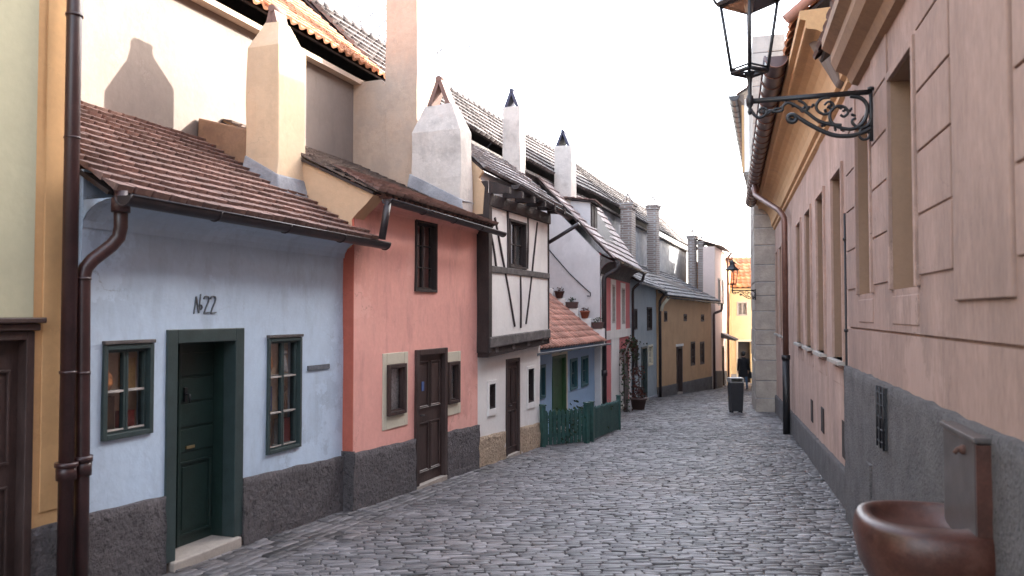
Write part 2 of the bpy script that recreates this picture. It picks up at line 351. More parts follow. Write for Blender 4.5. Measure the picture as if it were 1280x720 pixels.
# ------------------------------------------------------------------ wall with openings
def wall(F, s0, s1, z0, z1, n, openings=(), thick=.3, step=.3, m=None, name='wall', parent=None, ztop=None, wob=.012, reveal=None):
    """openings: [s0,s1,z0,z1]; a slab with real holes, its faces gently uneven. ztop(s) optional"""
    mb = MB()
    ss = {s0, s1}; zs = {z0, z1}
    for a in openings: ss |= {a[0], a[1]}; zs |= {max(z0, a[2]), a[3]}
    def fill(vals):
        vals = sorted(vals); out = [vals[0]]
        for a, b in zip(vals, vals[1:]):
            if b - a < 1e-5: continue
            k = max(1, int(math.ceil((b - a) / step)))
            out += [a + (b - a) * i / k for i in range(1, k + 1)]
        return out
    ss = fill(ss); zs = fill(zs)
    def hole(a, b):
        return any(o[0] - 1e-5 < a < o[1] + 1e-5 and o[2] - 1e-5 < b < o[3] + 1e-5 for o in openings)
    def zt(s, z):
        if ztop is None: return z
        return z0 + (z - z0) * (ztop(s) - z0) / (z1 - z0)
    idx = {}
    def vid(i, j, side):
        k = (i, j, side)
        if k not in idx:
            s, z = ss[i], zt(ss[i], zs[j])
            nn = n if side == 0 else n - thick
            p = F.p(s, nn, z)
            w = noise.noise(p * 1.3) * wob + noise.noise(p * 4.1) * wob * .35
            p2 = F.p(s, nn + w, z)
            idx[k] = len(mb.v); mb.v.append(p2)
        return idx[k]
    def face(*k, sm=True):
        mb.f.append([vid(*x) for x in k]); mb.t.append(.5); mb.sm.append(False)
    ni, nj = len(ss) - 1, len(zs) - 1
    solid = [[not hole((ss[i] + ss[i+1]) / 2, (zs[j] + zs[j+1]) / 2) for j in range(nj)] for i in range(ni)]
    for i in range(ni):
        for j in range(nj):
            if not solid[i][j]: continue
            face((i, j, 0), (i+1, j, 0), (i+1, j+1, 0), (i, j+1, 0))
            face((i, j, 1), (i, j+1, 1), (i+1, j+1, 1), (i+1, j, 1))
            if i == 0 or not solid[i-1][j]: face((i, j, 0), (i, j+1, 0), (i, j+1, 1), (i, j, 1))
            if i == ni-1 or not solid[i+1][j]: face((i+1, j, 0), (i+1, j, 1), (i+1, j+1, 1), (i+1, j+1, 0))
            if j == 0 or not solid[i][j-1]: face((i, j, 0), (i, j, 1), (i+1, j, 1), (i+1, j, 0))
            if j == nj-1 or not solid[i][j+1]: face((i, j+1, 0), (i+1, j+1, 0), (i+1, j+1, 1), (i, j+1, 1))
    return mb.build(name, m, parent)

def plinth(F, s0, s1, zt0, zt1, n, m, parent, gaps=(), name='plinth', proud=.035, step=.05, wob=.02):
    "rough base band along a wall with a slanting top, as short knobbly columns"
    mb = MB(); pieces = []; a = s0
    for g in sorted(gaps): pieces.append((a, g[0])); a = g[1]
    pieces.append((a, s1))
    for a, b in pieces:
        if b - a < .02: continue
        mb = MB()
        k = max(1, int((b - a) / step)); rows = max(10, int((max(zt0, zt1) - F.g((a + b) / 2)) / .06))
        zt = lambda s: zt0 + (zt1 - zt0) * (s - s0) / (s1 - s0)
        base = len(mb.v)
        for i in range(k + 1):
            s = a + (b - a) * i / k; zb = F.g(s) - .2; top = zt(s) + noise.noise(Vector((s * 4, 3, 1))) * .015
            for j in range(rows + 1):
                z = zb + (top - zb) * j / rows; p = F.p(s, n + proud, z)
                w = noise.noise(p * 6) * wob + noise.noise(p * 14) * wob * .7
                mb.v.append(F.p(s, n + proud + w, z))
            mb.v.append(F.p(s, n - .05, top + .004))
        R1 = rows + 2
        for i in range(k):
            for j in range(rows + 1):
                q = base + i * R1 + j
                mb.f.append([q, q + R1, q + R1 + 1, q + 1]); mb.t.append(.5); mb.sm.append(True if j < rows else False)
        for i, flip in ((0, 0), (k, 1)):
            q = base + i * R1; zb = mb.v[q].z
            s = a if i == 0 else b
            e = len(mb.v); mb.v.append(F.p(s, n - .05, zb))
            ring = [e] + [q + j for j in range(rows + 2)]
            mb.f.append(ring if flip else ring[::-1]); mb.t.append(.5); mb.sm.append(False)
        mb.build(name, m, parent)

# ------------------------------------------------------------------ roofs
def tiles(e0, e1, t0, t1, tw, rh, m, parent=None, name='roof', style='beaver', thick=.022, sag=.018, board=.05):
    "tile covering over the quad eave-left, eave-right, top-right, top-left, on a boarded deck"
    e0, e1, t0, t1 = map(Vector, (e0, e1, t0, t1))
    nrm = ((e1 - e0).cross(t0 - e0)).normalized()
    if nrm.z < 0: nrm = -nrm
    mb = MB()
    lw = ((e1 - e0).length + (t1 - t0).length) / 2; lh = ((t0 - e0).length + (t1 - e1).length) / 2
    nc = max(2, round(lw / tw)); nr = max(2, round(lh / rh))
    def P(u, v, h=0):
        a = e0.lerp(e1, u); b = t0.lerp(t1, u); p = a.lerp(b, v)
        return p + nrm * (h + noise.noise(p * .9) * sag + noise.noise(p * 5) * sag * .2)
    prof = {'beaver': [(0, 0), (.08, .0), (.5, .002), (.92, .0), (1, 0)],
            'pan': [(0, .035), (.15, .055), (.35, .03), (.55, .004), (.8, .006), (1, .035)]}[style]
    arc = {'beaver': [.3, .1, 0, .1, .3], 'pan': [0] * 6}[style]
    for r in range(nr):
        off = .5 if (r % 2 and style == 'beaver') else 0
        for c in range(-1, nc + 1):
            t = random.random(); hj = random.uniform(0, .006); vj = random.uniform(-.03, .03)
            lo = []; hi = []; un = []
            us = []
            for (a, h), ar in zip(prof, arc):
                u = (c + off + .03 + a * .94) / nc if style == 'beaver' else (c + off + a * 1.03) / nc
                us.append(u)
            if us[-1] < .001 or us[0] > .999: continue
            for (a, h), ar, u in zip(prof, arc, us):
                u = min(1, max(0, u))
                v0 = (r + ar * .4 + (vj if r else 0)) / nr; v1 = min(1.0, (r + 1.25) / nr)
                lo.append(P(u, v0, h + thick * 1.6 + hj)); hi.append(P(u, v1, h + thick * .5)); un.append(P(u, v0, h + hj - .002))
            i = len(mb.v); k = len(prof); mb.v += lo + hi + un
            for a in range(k - 1):
                mb.f.append([i + a, i + a + 1, i + k + a + 1, i + k + a]); mb.t.append(t); mb.sm.append(style == 'pan')
                mb.f.append([i + 2*k + a, i + 2*k + a + 1, i + a + 1, i + a]); mb.t.append(t); mb.sm.append(False)
            mb.f.append([i, i + k, i + 2*k]); mb.t.append(t); mb.sm.append(False)
            mb.f.append([i + k - 1, i + 3*k - 1, i + 2*k - 1]); mb.t.append(t); mb.sm.append(False)
    o = mb.build(name, m, parent)
    dk = MB(); d = nrm * -board; lift = nrm * -.02
    ina = .03
    a0, a1, b0, b1 = e0.lerp(t0, .02), e1.lerp(t1, .02), t0, t1
    dk.hexa([a0 + d, a1 + d, b1 + d, b0 + d, a0 + lift, a1 + lift, b1 + lift, b0 + lift])
    dk.build('roof_deck', M['timber'], o)
    return o

def ridge(a, b, r, m, parent, name='ridge_tiles', ln=.32):
    a, b = Vector(a), Vector(b); n = max(1, int((b - a).length / ln)); mb = MB()
    for i in range(n):
        p = a.lerp(b, i / n); q = a.lerp(b, (i + 1.08) / n)
        mb.tube([p + Vector((0, 0, random.uniform(0, .01))), q], [r * 1.08, r * .95], 8)
        for _ in range(10): mb.t[-1 - _] = random.random()
    return mb.build(name, m, parent)

def half_gutter(F, s0, s1, n, z0, z1, r, m, parent, name='gutter', brackets=True, a0=180, a1=360):
    mb = MB(); K = 10; L = max(2, int(abs(s1 - s0) / .5))
    for side, rr in ((0, r), (1, r * .88)):
        base = len(mb.v)
        for i in range(L + 1):
            s = s0 + (s1 - s0) * i / L; z = z0 + (z1 - z0) * i / L
            for k in range(K + 1):
                a = R(a0 + (a1 - a0) * k / K)
                mb.v.append(F.p(s, n + math.cos(a) * rr, z + math.sin(a) * rr))
        for i in range(L):
            for k in range(K):
                q = base + i * (K + 1) + k
                mb.f.append([q, q + 1, q + K + 2, q + K + 1]); mb.t.append(.5); mb.sm.append(True)
    for s, z in ((s0, z0), (s1, z1)):
        mb.quad(*[F.p(s, n + math.cos(R(a0 + (a1 - a0) * k / K)) * r, z + math.sin(R(a0 + (a1 - a0) * k / K)) * r) for k in range(K + 1)])
    mb.tube([F.p(s0, n + r, z0), F.p(s1, n + r, z1)], r * .13, 6)
    if brackets:
        k = max(2, int(abs(s1 - s0) / .8))
        for i in range(k + 1):
            f = i / k; s = s0 + (s1 - s0) * f; z = z0 + (z1 - z0) * f
            mb.tube([F.p(s, n + math.cos(R(a0 + (a1 - a0) * q / 8)) * r * 1.05, z + math.sin(R(a0 + (a1 - a0) * q / 8)) * r * 1.05) for q in range(9)], .008, 5)
    return mb.build(name, m, parent)

def pipe(pts, r, m, parent, name='downpipe', collars=(), seg=14):
    mb = MB()
    sm = [Vector(p) for p in pts]; out = [sm[0]]
    for i in range(1, len(sm) - 1):
        a, b, c = sm[i-1], sm[i], sm[i+1]; d = min(.08, (a-b).length * .4, (c-b).length * .4)
        p0 = b + (a - b).normalized() * d; p2 = b + (c - b).normalized() * d
        out += [p0, p0.lerp(b, .5).lerp(b.lerp(p2, .5), .5), p2]
    out.append(sm[-1])
    mb.tube(out, r, seg)
    for p, h, k in collars:
        mb.tube([Vector(p), Vector(p) + Vector((0, 0, h))], r * k, seg)
    return mb.build(name, m, parent)

# ------------------------------------------------------------------ doors and windows
def window(F, parent, r, n=0, fw=.05, cols=2, rows=2, m='green', proud=.025, recess=.04, wd=.028, pane_m='glass', back='dark', depth=.3, muntin=None, lintel=None, sill=None, label=None, name='window'):
    s0, s1, z0, z1 = r
    fm = MB(); f0, f1 = n - .1, n + proud
    fm.box(F, s0, s0 + fw, f0, f1, z0, z1); fm.box(F, s1 - fw, s1, f0, f1, z0, z1)
    fm.box(F, s0 + fw, s1 - fw, f0, f1, z0, z0 + fw); fm.box(F, s0 + fw, s1 - fw, f0, f1, z1 - fw, z1)
    w = fm.build(name, M[m], parent, bevel=.004)
    if label: w['label'] = label
    mu = MB(); sm = MB(); a0, a1, b0, b1 = s0 + fw, s1 - fw, z0 + fw, z1 - fw
    g0, g1 = n - recess - .04, n - recess
    cw = (a1 - a0) / cols
    for c in range(cols):           # each casement: stiles and rails
        c0, c1 = a0 + cw * c + .002, a0 + cw * (c + 1) - .002
        sm.box(F, c0, c0 + wd, g0, g1, b0, b1); sm.box(F, c1 - wd, c1, g0, g1, b0, b1)
        sm.box(F, c0 + wd, c1 - wd, g0, g1, b0, b0 + wd * 1.3); sm.box(F, c0 + wd, c1 - wd, g0, g1, b1 - wd, b1)
        for k in range(1, rows):
            z = b0 + (b1 - b0) * k / rows
            mu = MB() if muntin else sm
            mu.box(F, c0 + wd, c1 - wd, g0 + .01, g1 + .002, z - wd * .35, z + wd * .35)
            if muntin: mu.build('glazing_bar', M[muntin], w)
        if muntin: mu = MB(); mu.box(F, c0 + wd, c1 - wd, g1 + .0, g1 + .006, b0 + wd * .9, b0 + wd * 1.5); mu.build('glazing_bar', M[muntin], w)
    sm.build('sash', M[m], w, bevel=.003)
    if pane_m:
        gm = MB(); gm.box(F, a0 + .004, a1 - .004, n - recess - .028, n - recess - .024, b0, b1)
        gm.build('pane', M[pane_m], w)
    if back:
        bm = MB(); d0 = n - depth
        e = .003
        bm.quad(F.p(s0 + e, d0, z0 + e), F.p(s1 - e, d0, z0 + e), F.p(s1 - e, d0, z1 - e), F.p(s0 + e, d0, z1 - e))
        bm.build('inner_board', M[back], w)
    if lintel:
        lm = MB(); lm.box(F, s0 - .005, s1 + .005, n - .02, n + proud + .012, z1 + .003, z1 + .03); lm.build('lintel', M[lintel], w, bevel=.005)
    if sill:
        lm = MB(); lm.box(F, s0 - .04, s1 + .04, n - .05, n + .1, z0 - .055, z0 - .004); lm.build('sill', M[sill], w, bevel=.008)
    return w

def surround(F, parent, r, n, wdt, m, proud=.012, wt=None, wb=None):
    s0, s1, z0, z1 = r; wt = wt or wdt; wb = wb or wdt
    mb = MB(); a, b = n - .03, n + proud
    mb.box(F, s0 - wdt, s0, a, b, z0 - wb, z1 + wt); mb.box(F, s1, s1 + wdt, a, b, z0 - wb, z1 + wt)
    mb.box(F, s0, s1, a, b, z1, z1 + wt); mb.box(F, s0, s1, a, b, z0 - wb, z0)
    return mb.build('window_surround', M[m], parent, bevel=.006)

def door(F, parent, r, n=0, fw=.08, m='brown', fm='brown', recess=.1, proud=.02, panels=(), label=None, handle=True, planks=0, step=None, split=None, worn=False):
    s0, s1, z0, z1 = r
    f = MB(); a, b = n - min(recess, .06) - .06, n + proud
    if recess > .07:
        jm = MB(); ja, jb = n - recess - .06, n - .1201
        jm.box(F, s0 + .01, s0 + fw, ja, jb, z0, z1); jm.box(F, s1 - fw, s1 - .01, ja, jb, z0, z1); jm.box(F, s0 + fw, s1 - fw, ja, jb, z1 - fw, z1 - .01)
    f.box(F, s0, s0 + fw, a, b, z0, z1); f.box(F, s1 - fw, s1, a, b, z0, z1); f.box(F, s0 + fw, s1 - fw, a, b, z1 - fw, z1)
    d = MB(); a0, a1, b0, b1 = s0 + fw, s1 - fw, z0, z1 - fw
    q = n - recess
    d.box(F, a0, a1, q - .05, q, b0, b1)
    dr = f_ = d.build('door', M[m], parent)
    if label: dr['label'] = label
    if recess > .07: jm.build('door_jamb', M[m], dr)
    f.build('door_frame', M[fm], dr, bevel=.006)
    W, H = a1 - a0, b1 - b0
    if panels:
        pm = MB(); wm = MB()
        for (u0, u1, v0, v1) in panels:
            c0, c1, e0, e1 = a0 + W * u0, a0 + W * u1, b0 + H * v0, b0 + H * v1
            t = .018
            for bx in ((c0 - t, c1 + t, e1, e1 + t), (c0 - t, c1 + t, e0 - t, e0), (c0 - t, c0, e0, e1), (c1, c1 + t, e0, e1)):
                pm.box(F, bx[0], bx[1], q, q + .02, bx[2], bx[3])
            pm.box(F, c0 + .03, c1 - .03, q - .001, q + .008, e0 + .03, e1 - .03)
            if worn: wm.quad(F.p(c0, q + .003, e0 + .002), F.p(c1, q + .003, e0 + .002), F.p(c1, q + .024, e0 - t * .2), F.p(c0, q + .024, e0 - t * .2)); wm.box(F, c0 - t, c1 + t, q + .004, q + .023, e0 - t * 1.0 - .006, e0 - t - .001)
        pm.build('panel_moulding', M[m], dr, bevel=.004)
        if worn: wm.build('worn_ledge', M['worn_white'], dr)
    if planks:
        pm = MB()
        for k in range(planks):
            z = b0 + H * (.45 + .5 * k / planks)
            pm.box(F, a0 + .02, a1 - .02, q, q + .012, z + .012, z + H * .5 / planks - .012)
        pm.build('plank', M[m], dr, bevel=.004)
    if handle:
        h = MB(); z = z0 + (z1 - z0) * .5
        h.box(F, a0 + .04, a0 + .075, q, q + .014, z - .09, z + .09)
        h.tube([F.p(a0 + .058, q + .01, z + .02), F.p(a0 + .058, q + .05, z + .02), F.p(a0 + .16, q + .05, z + .015)], .009, 6)
        h.build('handle', M['iron'], dr)
    if not step:
        st = MB(); st.box(F, s0 + .004, s1 - .004, n - recess - .05, n + proud, min(z0, F.g(s1)) - .15, z0 - .002); st.build('threshold', M['stone'], dr, bevel=.008)
    if step:
        st = MB(); g = F.g(s0)
        st.box(F, s0 + fw * .5, s1 - fw * .5, n - recess - .05, n + .06, min(z0, g) - .2, z0 + .0, t=.5)
        st.build('step', M[step], dr, bevel=.012)
    return dr

# ------------------------------------------------------------------ chimneys
def chimney_px(F, a, b, c, n1, pyt, zb, m, parent, taper=None, cap='bridge', capm='tile_red', name='chimney', zt=None, wob=.02, capr=.02, n0=None, s1=None):
    s0 = F.s(b, n1); s1 = F.s(c, n1) if s1 is None else s1
    n0 = F.n_at(s0, a) if n0 is None else n0
    z1 = F.on(b, pyt, n1)[1] if zt is None else zt
    mb = MB(); cs, cn = (s0 + s1) / 2, (n0 + n1) / 2
    hs, hn = (s1 - s0) / 2, (n1 - n0) / 2
    levels = [(zb, 1)]; k = max(2, int((z1 - zb) / .3))
    for i in range(1, k + 1): levels.append((zb + (z1 - zb) * i / k, 1))
    if taper: levels.append((z1 + taper[0], taper[1]))
    base = len(mb.v)
    NS = 3
    ringpts = lambda f: [(-hs*f + 2*hs*f*i/NS, hn*f) for i in range(NS)] + [(hs*f, hn*f - 2*hn*f*i/NS) for i in range(NS)] + [(hs*f - 2*hs*f*i/NS, -hn*f) for i in range(NS)] + [(-hs*f, -hn*f + 2*hn*f*i/NS) for i in range(NS)]
    for z, f in levels:
        for x, y in ringpts(f):
            p = F.p(cs + x, cn + y, z); p += noise.noise_vector(p * 2.2) * wob; mb.v.append(p)
    K = NS * 4
    for i in range(len(levels) - 1):
        for j in range(K):
            j2 = (j + 1) % K
            mb.f.append([base + i*K + j, base + i*K + j2, base + (i+1)*K + j2, base + (i+1)*K + j]); mb.t.append(.5); mb.sm.append(False)
    mb.f.append([base + (len(levels)-1)*K + j for j in range(K)]); mb.t.append(.5); mb.sm.append(False)
    o = mb.build(name, m, parent, bevel=.012)
    zt_, ft = levels[-1]
    cm = MB()
    if cap == 'bridge':     # two sloped slabs leaning together over the flue
        h = hn * ft * 1.15; w = hs * ft
        for sg in (-1, 1):
            th = .035
            cm.hexa([F.p(cs - w, cn + sg * hn * ft * .85, zt_ - .01), F.p(cs + w, cn + sg * hn * ft * .85, zt_ - .01),
                     F.p(cs + w, cn + sg * (hn * ft * .85 - th * sg * sg) - sg * th, zt_ - .01), F.p(cs - w, cn + sg * hn * ft * .85 - sg * 2 * th, zt_ - .01),
                     F.p(cs - w, cn + sg * .03, zt_ + h * 1.5), F.p(cs + w, cn + sg * .03, zt_ + h * 1.5),
                     F.p(cs + w, cn - sg * .02, zt_ + h * 1.4), F.p(cs - w, cn - sg * .02, zt_ + h * 1.4)])
        cm.tube([F.p(cs - w * 1.05, cn, zt_ + h * 1.5), F.p(cs + w * 1.05, cn, zt_ + h * 1.5)], .045, 8)
        cm.build('chimney_cap', M[capm], o)
    elif cap == 'brick':
        cm.box(F, cs - hs - .04, cs + hs + .04, cn - hn - .04, cn + hn + .04, z1 - .12, z1 + .0)
        cm.box(F, cs - hs - .07, cs + hs + .07, cn - hn - .07, cn + hn + .07, z1 + .001, z1 + .07)
        for x in (-1, 1):
            for y in (-1, 1):
                cm.tube([F.p(cs + hs * x * .8, cn + hn * y * .8, z1 + .06), F.p(cs, cn, z1 + .06 + hn * 2.1)], .022, 5)
        cm.build('chimney_cap', M['brick'], o)
    return o

# =========================================================================== LAYOUT
F22 = Frame((-3.09, 5.73), (-1.89, 8.99))
FP = Frame((-1.77, 8.94), (-.52, 12.07))
FH = Frame((-.52, 12.07), (.51, 14.65))
FB = Frame((.20, 14.9), (2.13, 20.65))
F2 = Frame((2.27, 20.6), (3.81, 25.9))
FG = Frame((3.76, 25.95), (5.66, 31.35))
FO = Frame((5.70, 31.3), (9.56, 38.4))
FY = Frame((-4.2, 2.7), (-3.13, 5.66))           # amber house at the near left
FR = Frame((1.24, 0), (1.24 + .273 * 60, 60), side=-1)   # right-hand walls
def frs(y): return y * FR.len / 60
ridge_pts = []
# corridor eave line (z 5.6)
COR = [(-5.3, 3.6), (-3.08, 9.95), (-2.05, 12.9), (0, 18.8), (1.34, 22.35), (3.2, 26.8), (5.2, 32.5), (10.4, 46.3)]
ZC = 5.6

# --------------------------------------------------------------- world and sun
sun_dir = Vector((1.03, .56, .52)).normalized()
AZ = math.atan2(sun_dir.x, sun_dir.y); EL = math.asin(sun_dir.z)
w = bpy.data.worlds.new('World'); scene.world = w; w.use_nodes = True
nt = w.node_tree; bg = nt.nodes['Background']
sky = nt.nodes.new('ShaderNodeTexSky'); sky.sky_type = 'NISHITA'; sky.sun_disc = False
sky.sun_elevation = EL; sky.sun_rotation = AZ; sky.altitude = 200; sky.air_density = 1.0; sky.dust_density = 3.5; sky.ozone_density = 1.0
hs = nt.nodes.new('ShaderNodeHueSaturation'); hs.inputs['Saturation'].default_value = .5
nt.links.new(sky.outputs[0], hs.inputs['Color']); nt.links.new(hs.outputs[0], bg.inputs[0]); bg.inputs[1].default_value = .15
sd = bpy.data.lights.new('sun', 'SUN'); sd.energy = 2.1; sd.angle = R(.5); sd.color = (1, .94, .86)
so = bpy.data.objects.new('sun', sd); col.objects.link(so); so.location = (10, 10, 20)
so.rotation_euler = sun_dir.to_track_quat('Z', 'Y').to_euler()
scene.view_settings.view_transform = 'Standard'; scene.view_settings.look = 'None'
scene.view_settings.exposure = 3.2; scene.view_settings.gamma = 1

# --------------------------------------------------------------- ground
mb = MB(); ys = [-400, -6, 0, 5, 10, 14.65, 20, 30, 40, 50, 60, 1500]; xs = [-700, -20, 0, 20, 700]
for i in range(len(ys) - 1):
    for j in range(len(xs) - 1):
        mb.quad(*[(x, y, gz(y) - .12) for x, y in ((xs[j], ys[i]), (xs[j+1], ys[i]), (xs[j+1], ys[i+1]), (xs[j], ys[i+1]))])
tag(mb.build('ground', M['earth']), kind='structure')

LEFT = [(-7.0, -5), (-4.25, 2.5), (-3.09, 5.73), (-1.89, 8.99), (-.52, 12.07), (.2, 14.9), (2.13, 20.65), (3.81, 25.9), (5.7, 31.3), (9.56, 38.4), (11.6, 43.4), (13.0, 47.3)]
def left_x(y):
    for a, b in zip(LEFT, LEFT[1:]):
        if a[1] <= y <= b[1]: return a[0] + (b[0] - a[0]) * (y - a[1]) / (b[1] - a[1])
    return LEFT[-1][0] if y > 40 else LEFT[0][0]
def right_x(y): return 1.24 + .273 * y
mb = MB()
yy = -4.0
while yy < 49:
    a, b = yy, yy + .5
    mb.quad((left_x(a) - .2, a, gz(a) - .016), (right_x(a) + .2, a, gz(a) - .016), (right_x(b) + .2, b, gz(b) - .016), (left_x(b) - .2, b, gz(b) - .016))
    yy += .5
bed = mb
def stone(mb, c, d, hw, hh, t, tilt=.03, hgt=0):
    "one sett: c centre, d unit direction of its long side, half sizes"
    dx = Vector((d[0], d[1], 0)); dy = Vector((-d[1], d[0], 0))
    z = gz(c[1]); slope = -.0425 if c[1] < 14.65 else -.05
    ti, tj = random.gauss(0, tilt), random.gauss(0, tilt)
    base = len(mb.v); j = lambda: random.uniform(-.009, .009)
    rings = ((1.0, -.024), (.985, -.007), (.9, 0.0))
    sh = [(x + j() / hw * .7, y + j() / hh * .55) for x, y in ((-1, -.8), (-.93, -1), (.93, -1), (1, -.8), (1, .8), (.93, 1), (-.93, 1), (-1, .8))]
    for f, h in rings:
        for x, y in sh:
            p = Vector((c[0], c[1], 0)) + dx * x * hw * f + dy * y * (hh * f)
            p.z = z + h + hgt + (p.y - c[1]) * slope + x * hw * ti * f + y * hh * tj * f
            mb.v.append(p)
    for r in range(2):
        for k in range(8):
            k2 = (k + 1) % 8
            mb.f.append([base + r*8 + k, base + r*8 + k2, base + (r+1)*8 + k2, base + (r+1)*8 + k]); mb.t.append(t); mb.sm.append(True)
    mb.f.append([base + 16 + k for k in range(8)]); mb.t.append(t); mb.sm.append(True)
mb = MB()
def strip_w(y):
    return max(0, .75 - max(0, y - 9) * .08) if y < 15 else 0
y = 1.6
def patch(x, y): return .5 + .5 * noise.noise(Vector((x * .35, y * .28, 5)))
while y < 48.5:
    rh = random.uniform(.047, .078) * (1 if y < 19 else 1.5)
    x = left_x(y) + strip_w(y) - .05 + random.uniform(-.1, 0); xe = right_x(y) + .1
    while x < xe:
        wd = random.uniform(.11, .26) * (1 if y < 19 else 1.4)
        xc = x + wd / 2
        yc = y + .1 * math.sin(xc * .9 + y * .2) + .07 * xc + random.gauss(0, .006)
        t = min(1, max(0, random.gauss(.45, .2) + .35 * (patch(xc, yc) - .5) + (.35 if random.random() < .06 else 0)))
        ang = .07 + .09 * math.cos(xc * .9 + y * .2) + random.gauss(0, .035)
        if yc > .8: stone(mb, (xc, yc), (math.cos(ang), math.sin(ang)), wd / 2 - .003, rh / 2 - .0025, t, hgt=random.gauss(0, .0025) + noise.noise(Vector((xc * .8, yc * .8, 0))) * .012)
        x += wd
    y += rh
# a strip of setts laid along the left facades
for (FF, ) in ((FY,), (F22,), (FP,), (FH,)):
    for r in range(8):
        n = .04 + r * .105
        s = random.uniform(0, .1) - .05
        while s < FF.len + .05:
            ln = random.uniform(.12, .28); q = FF.p(s + ln / 2, n, 0)
            if n < strip_w(q.y) + .05:
                stone(mb, (q.x, q.y), (FF.d.x, FF.d.y), ln / 2 - .004, .047, min(1, max(0, random.gauss(.42, .2))), hgt=random.gauss(0, .003) - .004)
            s += ln
lane = mb.build('cobblestone_lane', M['stones'])
tag(lane, kind='structure')
bo = bed.build('lane_joints', M['mortar']); tag(bo, kind='structure')

# =========================================================================== HOUSE 22
def zroof(F, n, e, t):   # height on a roof line between (n,z) pairs
    return e[1] + (t[1] - e[1]) * (n - e[0]) / (t[0] - e[0])
def nback(F, s, setback=.27):
    "n of the corridor wall behind facade frame F at s"
    best = None
    for (a, b) in zip(COR, COR[1:]):
        a = Vector(a); b = Vector(b); d = (b - a).normalized(); nr = Vector((d.y, -d.x)); o = a - nr * setback
        p = F.o + F.d * s
        den = F.n.x * nr.x + F.n.y * nr.y
        t = ((o.x - p.x) * nr.x + (o.y - p.y) * nr.y) / den
        q = p + F.n * t; k = (q - o).dot(d)
        if -.05 <= k <= (b - a).length + .05: best = t
    return best

h = root('blue_house', F22.p(1.7, 0, F22.g(1.7)), 'pale blue low house numbered 22 with a dark green doorway and brown tiled roof', 'house')
L = F22.len
w1 = F22.rect(128, 191, 430, 546); w2 = F22.rect(334, 376, 422, 563)
dd = F22.rect(208, 304, 411, 700); dd[2] = F22.g(dd[0]) + .02
wall(F22, 0, L, -.9, 2.84, 0, [w1, w2, [dd[0], dd[1], -.9, dd[3]]], m=M['blue'], parent=h)
plinth(F22, 0, L, F22.on(114, 640)[1], F22.on(430, 569)[1], 0, M['rough_brown'], h, [(dd[0], dd[1])])
window(F22, h, w1, m='green', lintel='timber_grey', back='wood_in', depth=.15, fw=.04, wd=.022, recess=.015, muntin='worn_white')
window(F22, h, w2, m='green', rows=3, lintel='timber_grey', back='wood_in', depth=.15, fw=.035, wd=.02, recess=.015, muntin='worn_white')
dr = door(F22, h, [dd[0], dd[1], dd[2] + .04, dd[3]], fw=.115, m='green_leaf', fm='green', recess=.23, planks=4,
     panels=[(.08, .3, .06, .4), (.42, .92, .06, .4)], step='step')
a0, a1 = dd[0] + .115, dd[1] - .115
mbx = MB(); mbx.box(F22, a0 + (a1 - a0) * .345, a0 + (a1 - a0) * .39, -.229, -.195, dd[2] + .05, dd[3] - .13); mbx.build('meeting_stile', M['green_leaf'], dr, bevel=.006)
mbx = MB(); z = F22.on(250, 563)[1]; s = a0 + (a1 - a0) * .5
mbx.box(F22, s, s + .1, -.217, -.205, z - .012, z + .012); mbx.build('letter_flap', M['brass'], dr)
mbx = MB(); z = F22.on(250, 495)[1]; s = a0 + (a1 - a0) * .45
mbx.box(F22, s, s + .035, -.217, -.2, z - .06, z + .06); mbx.tube([F22.p(s + .015, -.2, z), F22.p(s + .015, -.16, z), F22.p(s + .015, -.16, z - .07)], .01, 6); mbx.build('door_lock', M['iron'], dr)
# painted number, strokes of thin paint
mbx = MB()
def stroke(F, pts, wpx=1.7, n=.014):
    P = [F.on(px, py, n) for px, py in pts]
    for (s_a, z_a), (s_b, z_b) in zip(P, P[1:]):
        d = Vector((s_b - s_a, z_b - z_a)); 
        if d.length < 1e-4: continue
        q = Vector((-d.y, d.x)).normalized() * wpx * .0025; e = d.normalized() * .002
        mbx.hexa([F.p(s_a - e.x - q.x, n - .012, z_a - e.y - q.y), F.p(s_b + e.x - q.x, n - .012, z_b + e.y - q.y), F.p(s_b + e.x + q.x, n - .012, z_b + e.y + q.y), F.p(s_a - e.x + q.x, n - .012, z_a - e.y + q.y),
                  F.p(s_a - e.x - q.x, n, z_a - e.y - q.y), F.p(s_b + e.x - q.x, n, z_b + e.y - q.y), F.p(s_b + e.x + q.x, n, z_b + e.y + q.y), F.p(s_a - e.x + q.x, n, z_a - e.y + q.y)])
stroke(F22, [(243, 392), (246, 371)], 1.2); stroke(F22, [(246, 371), (249, 391)], 2); stroke(F22, [(249, 391), (251.5, 368)], 1.2)
stroke(F22, [(252.5, 381 + 3 * math.sin(0))] + [(251.8 + 1.5 * math.cos(R(a)), 384 + 3 * math.sin(R(a))) for a in range(0, 361, 45)], 1.1)
for x0 in (255.5, 263.8):
    stroke(F22, [(x0, 373.5), (x0 + 1.2, 371), (x0 + 3.5, 370.3), (x0 + 5.8, 371), (x0 + 6.4, 373.5), (x0 + 5.4, 378), (x0 + 2.4, 385), (x0 + .2, 391.5), (x0 + 3, 391), (x0 + 6.8, 390.5)], 1.7)
mbx.build('house_number', M['ink'], h)
mbx = MB(); r = F22.rect(384, 411, 456, 462); mbx.box(F22, r[0], r[1], 0, .02, r[2], r[3]); mbx.build('name_plate', M['ink'], h, bevel=.004)
EV22 = (.3, 2.66)
tn0, tn1 = nback(F22, 0), nback(F22, L)
ZT = 3.83
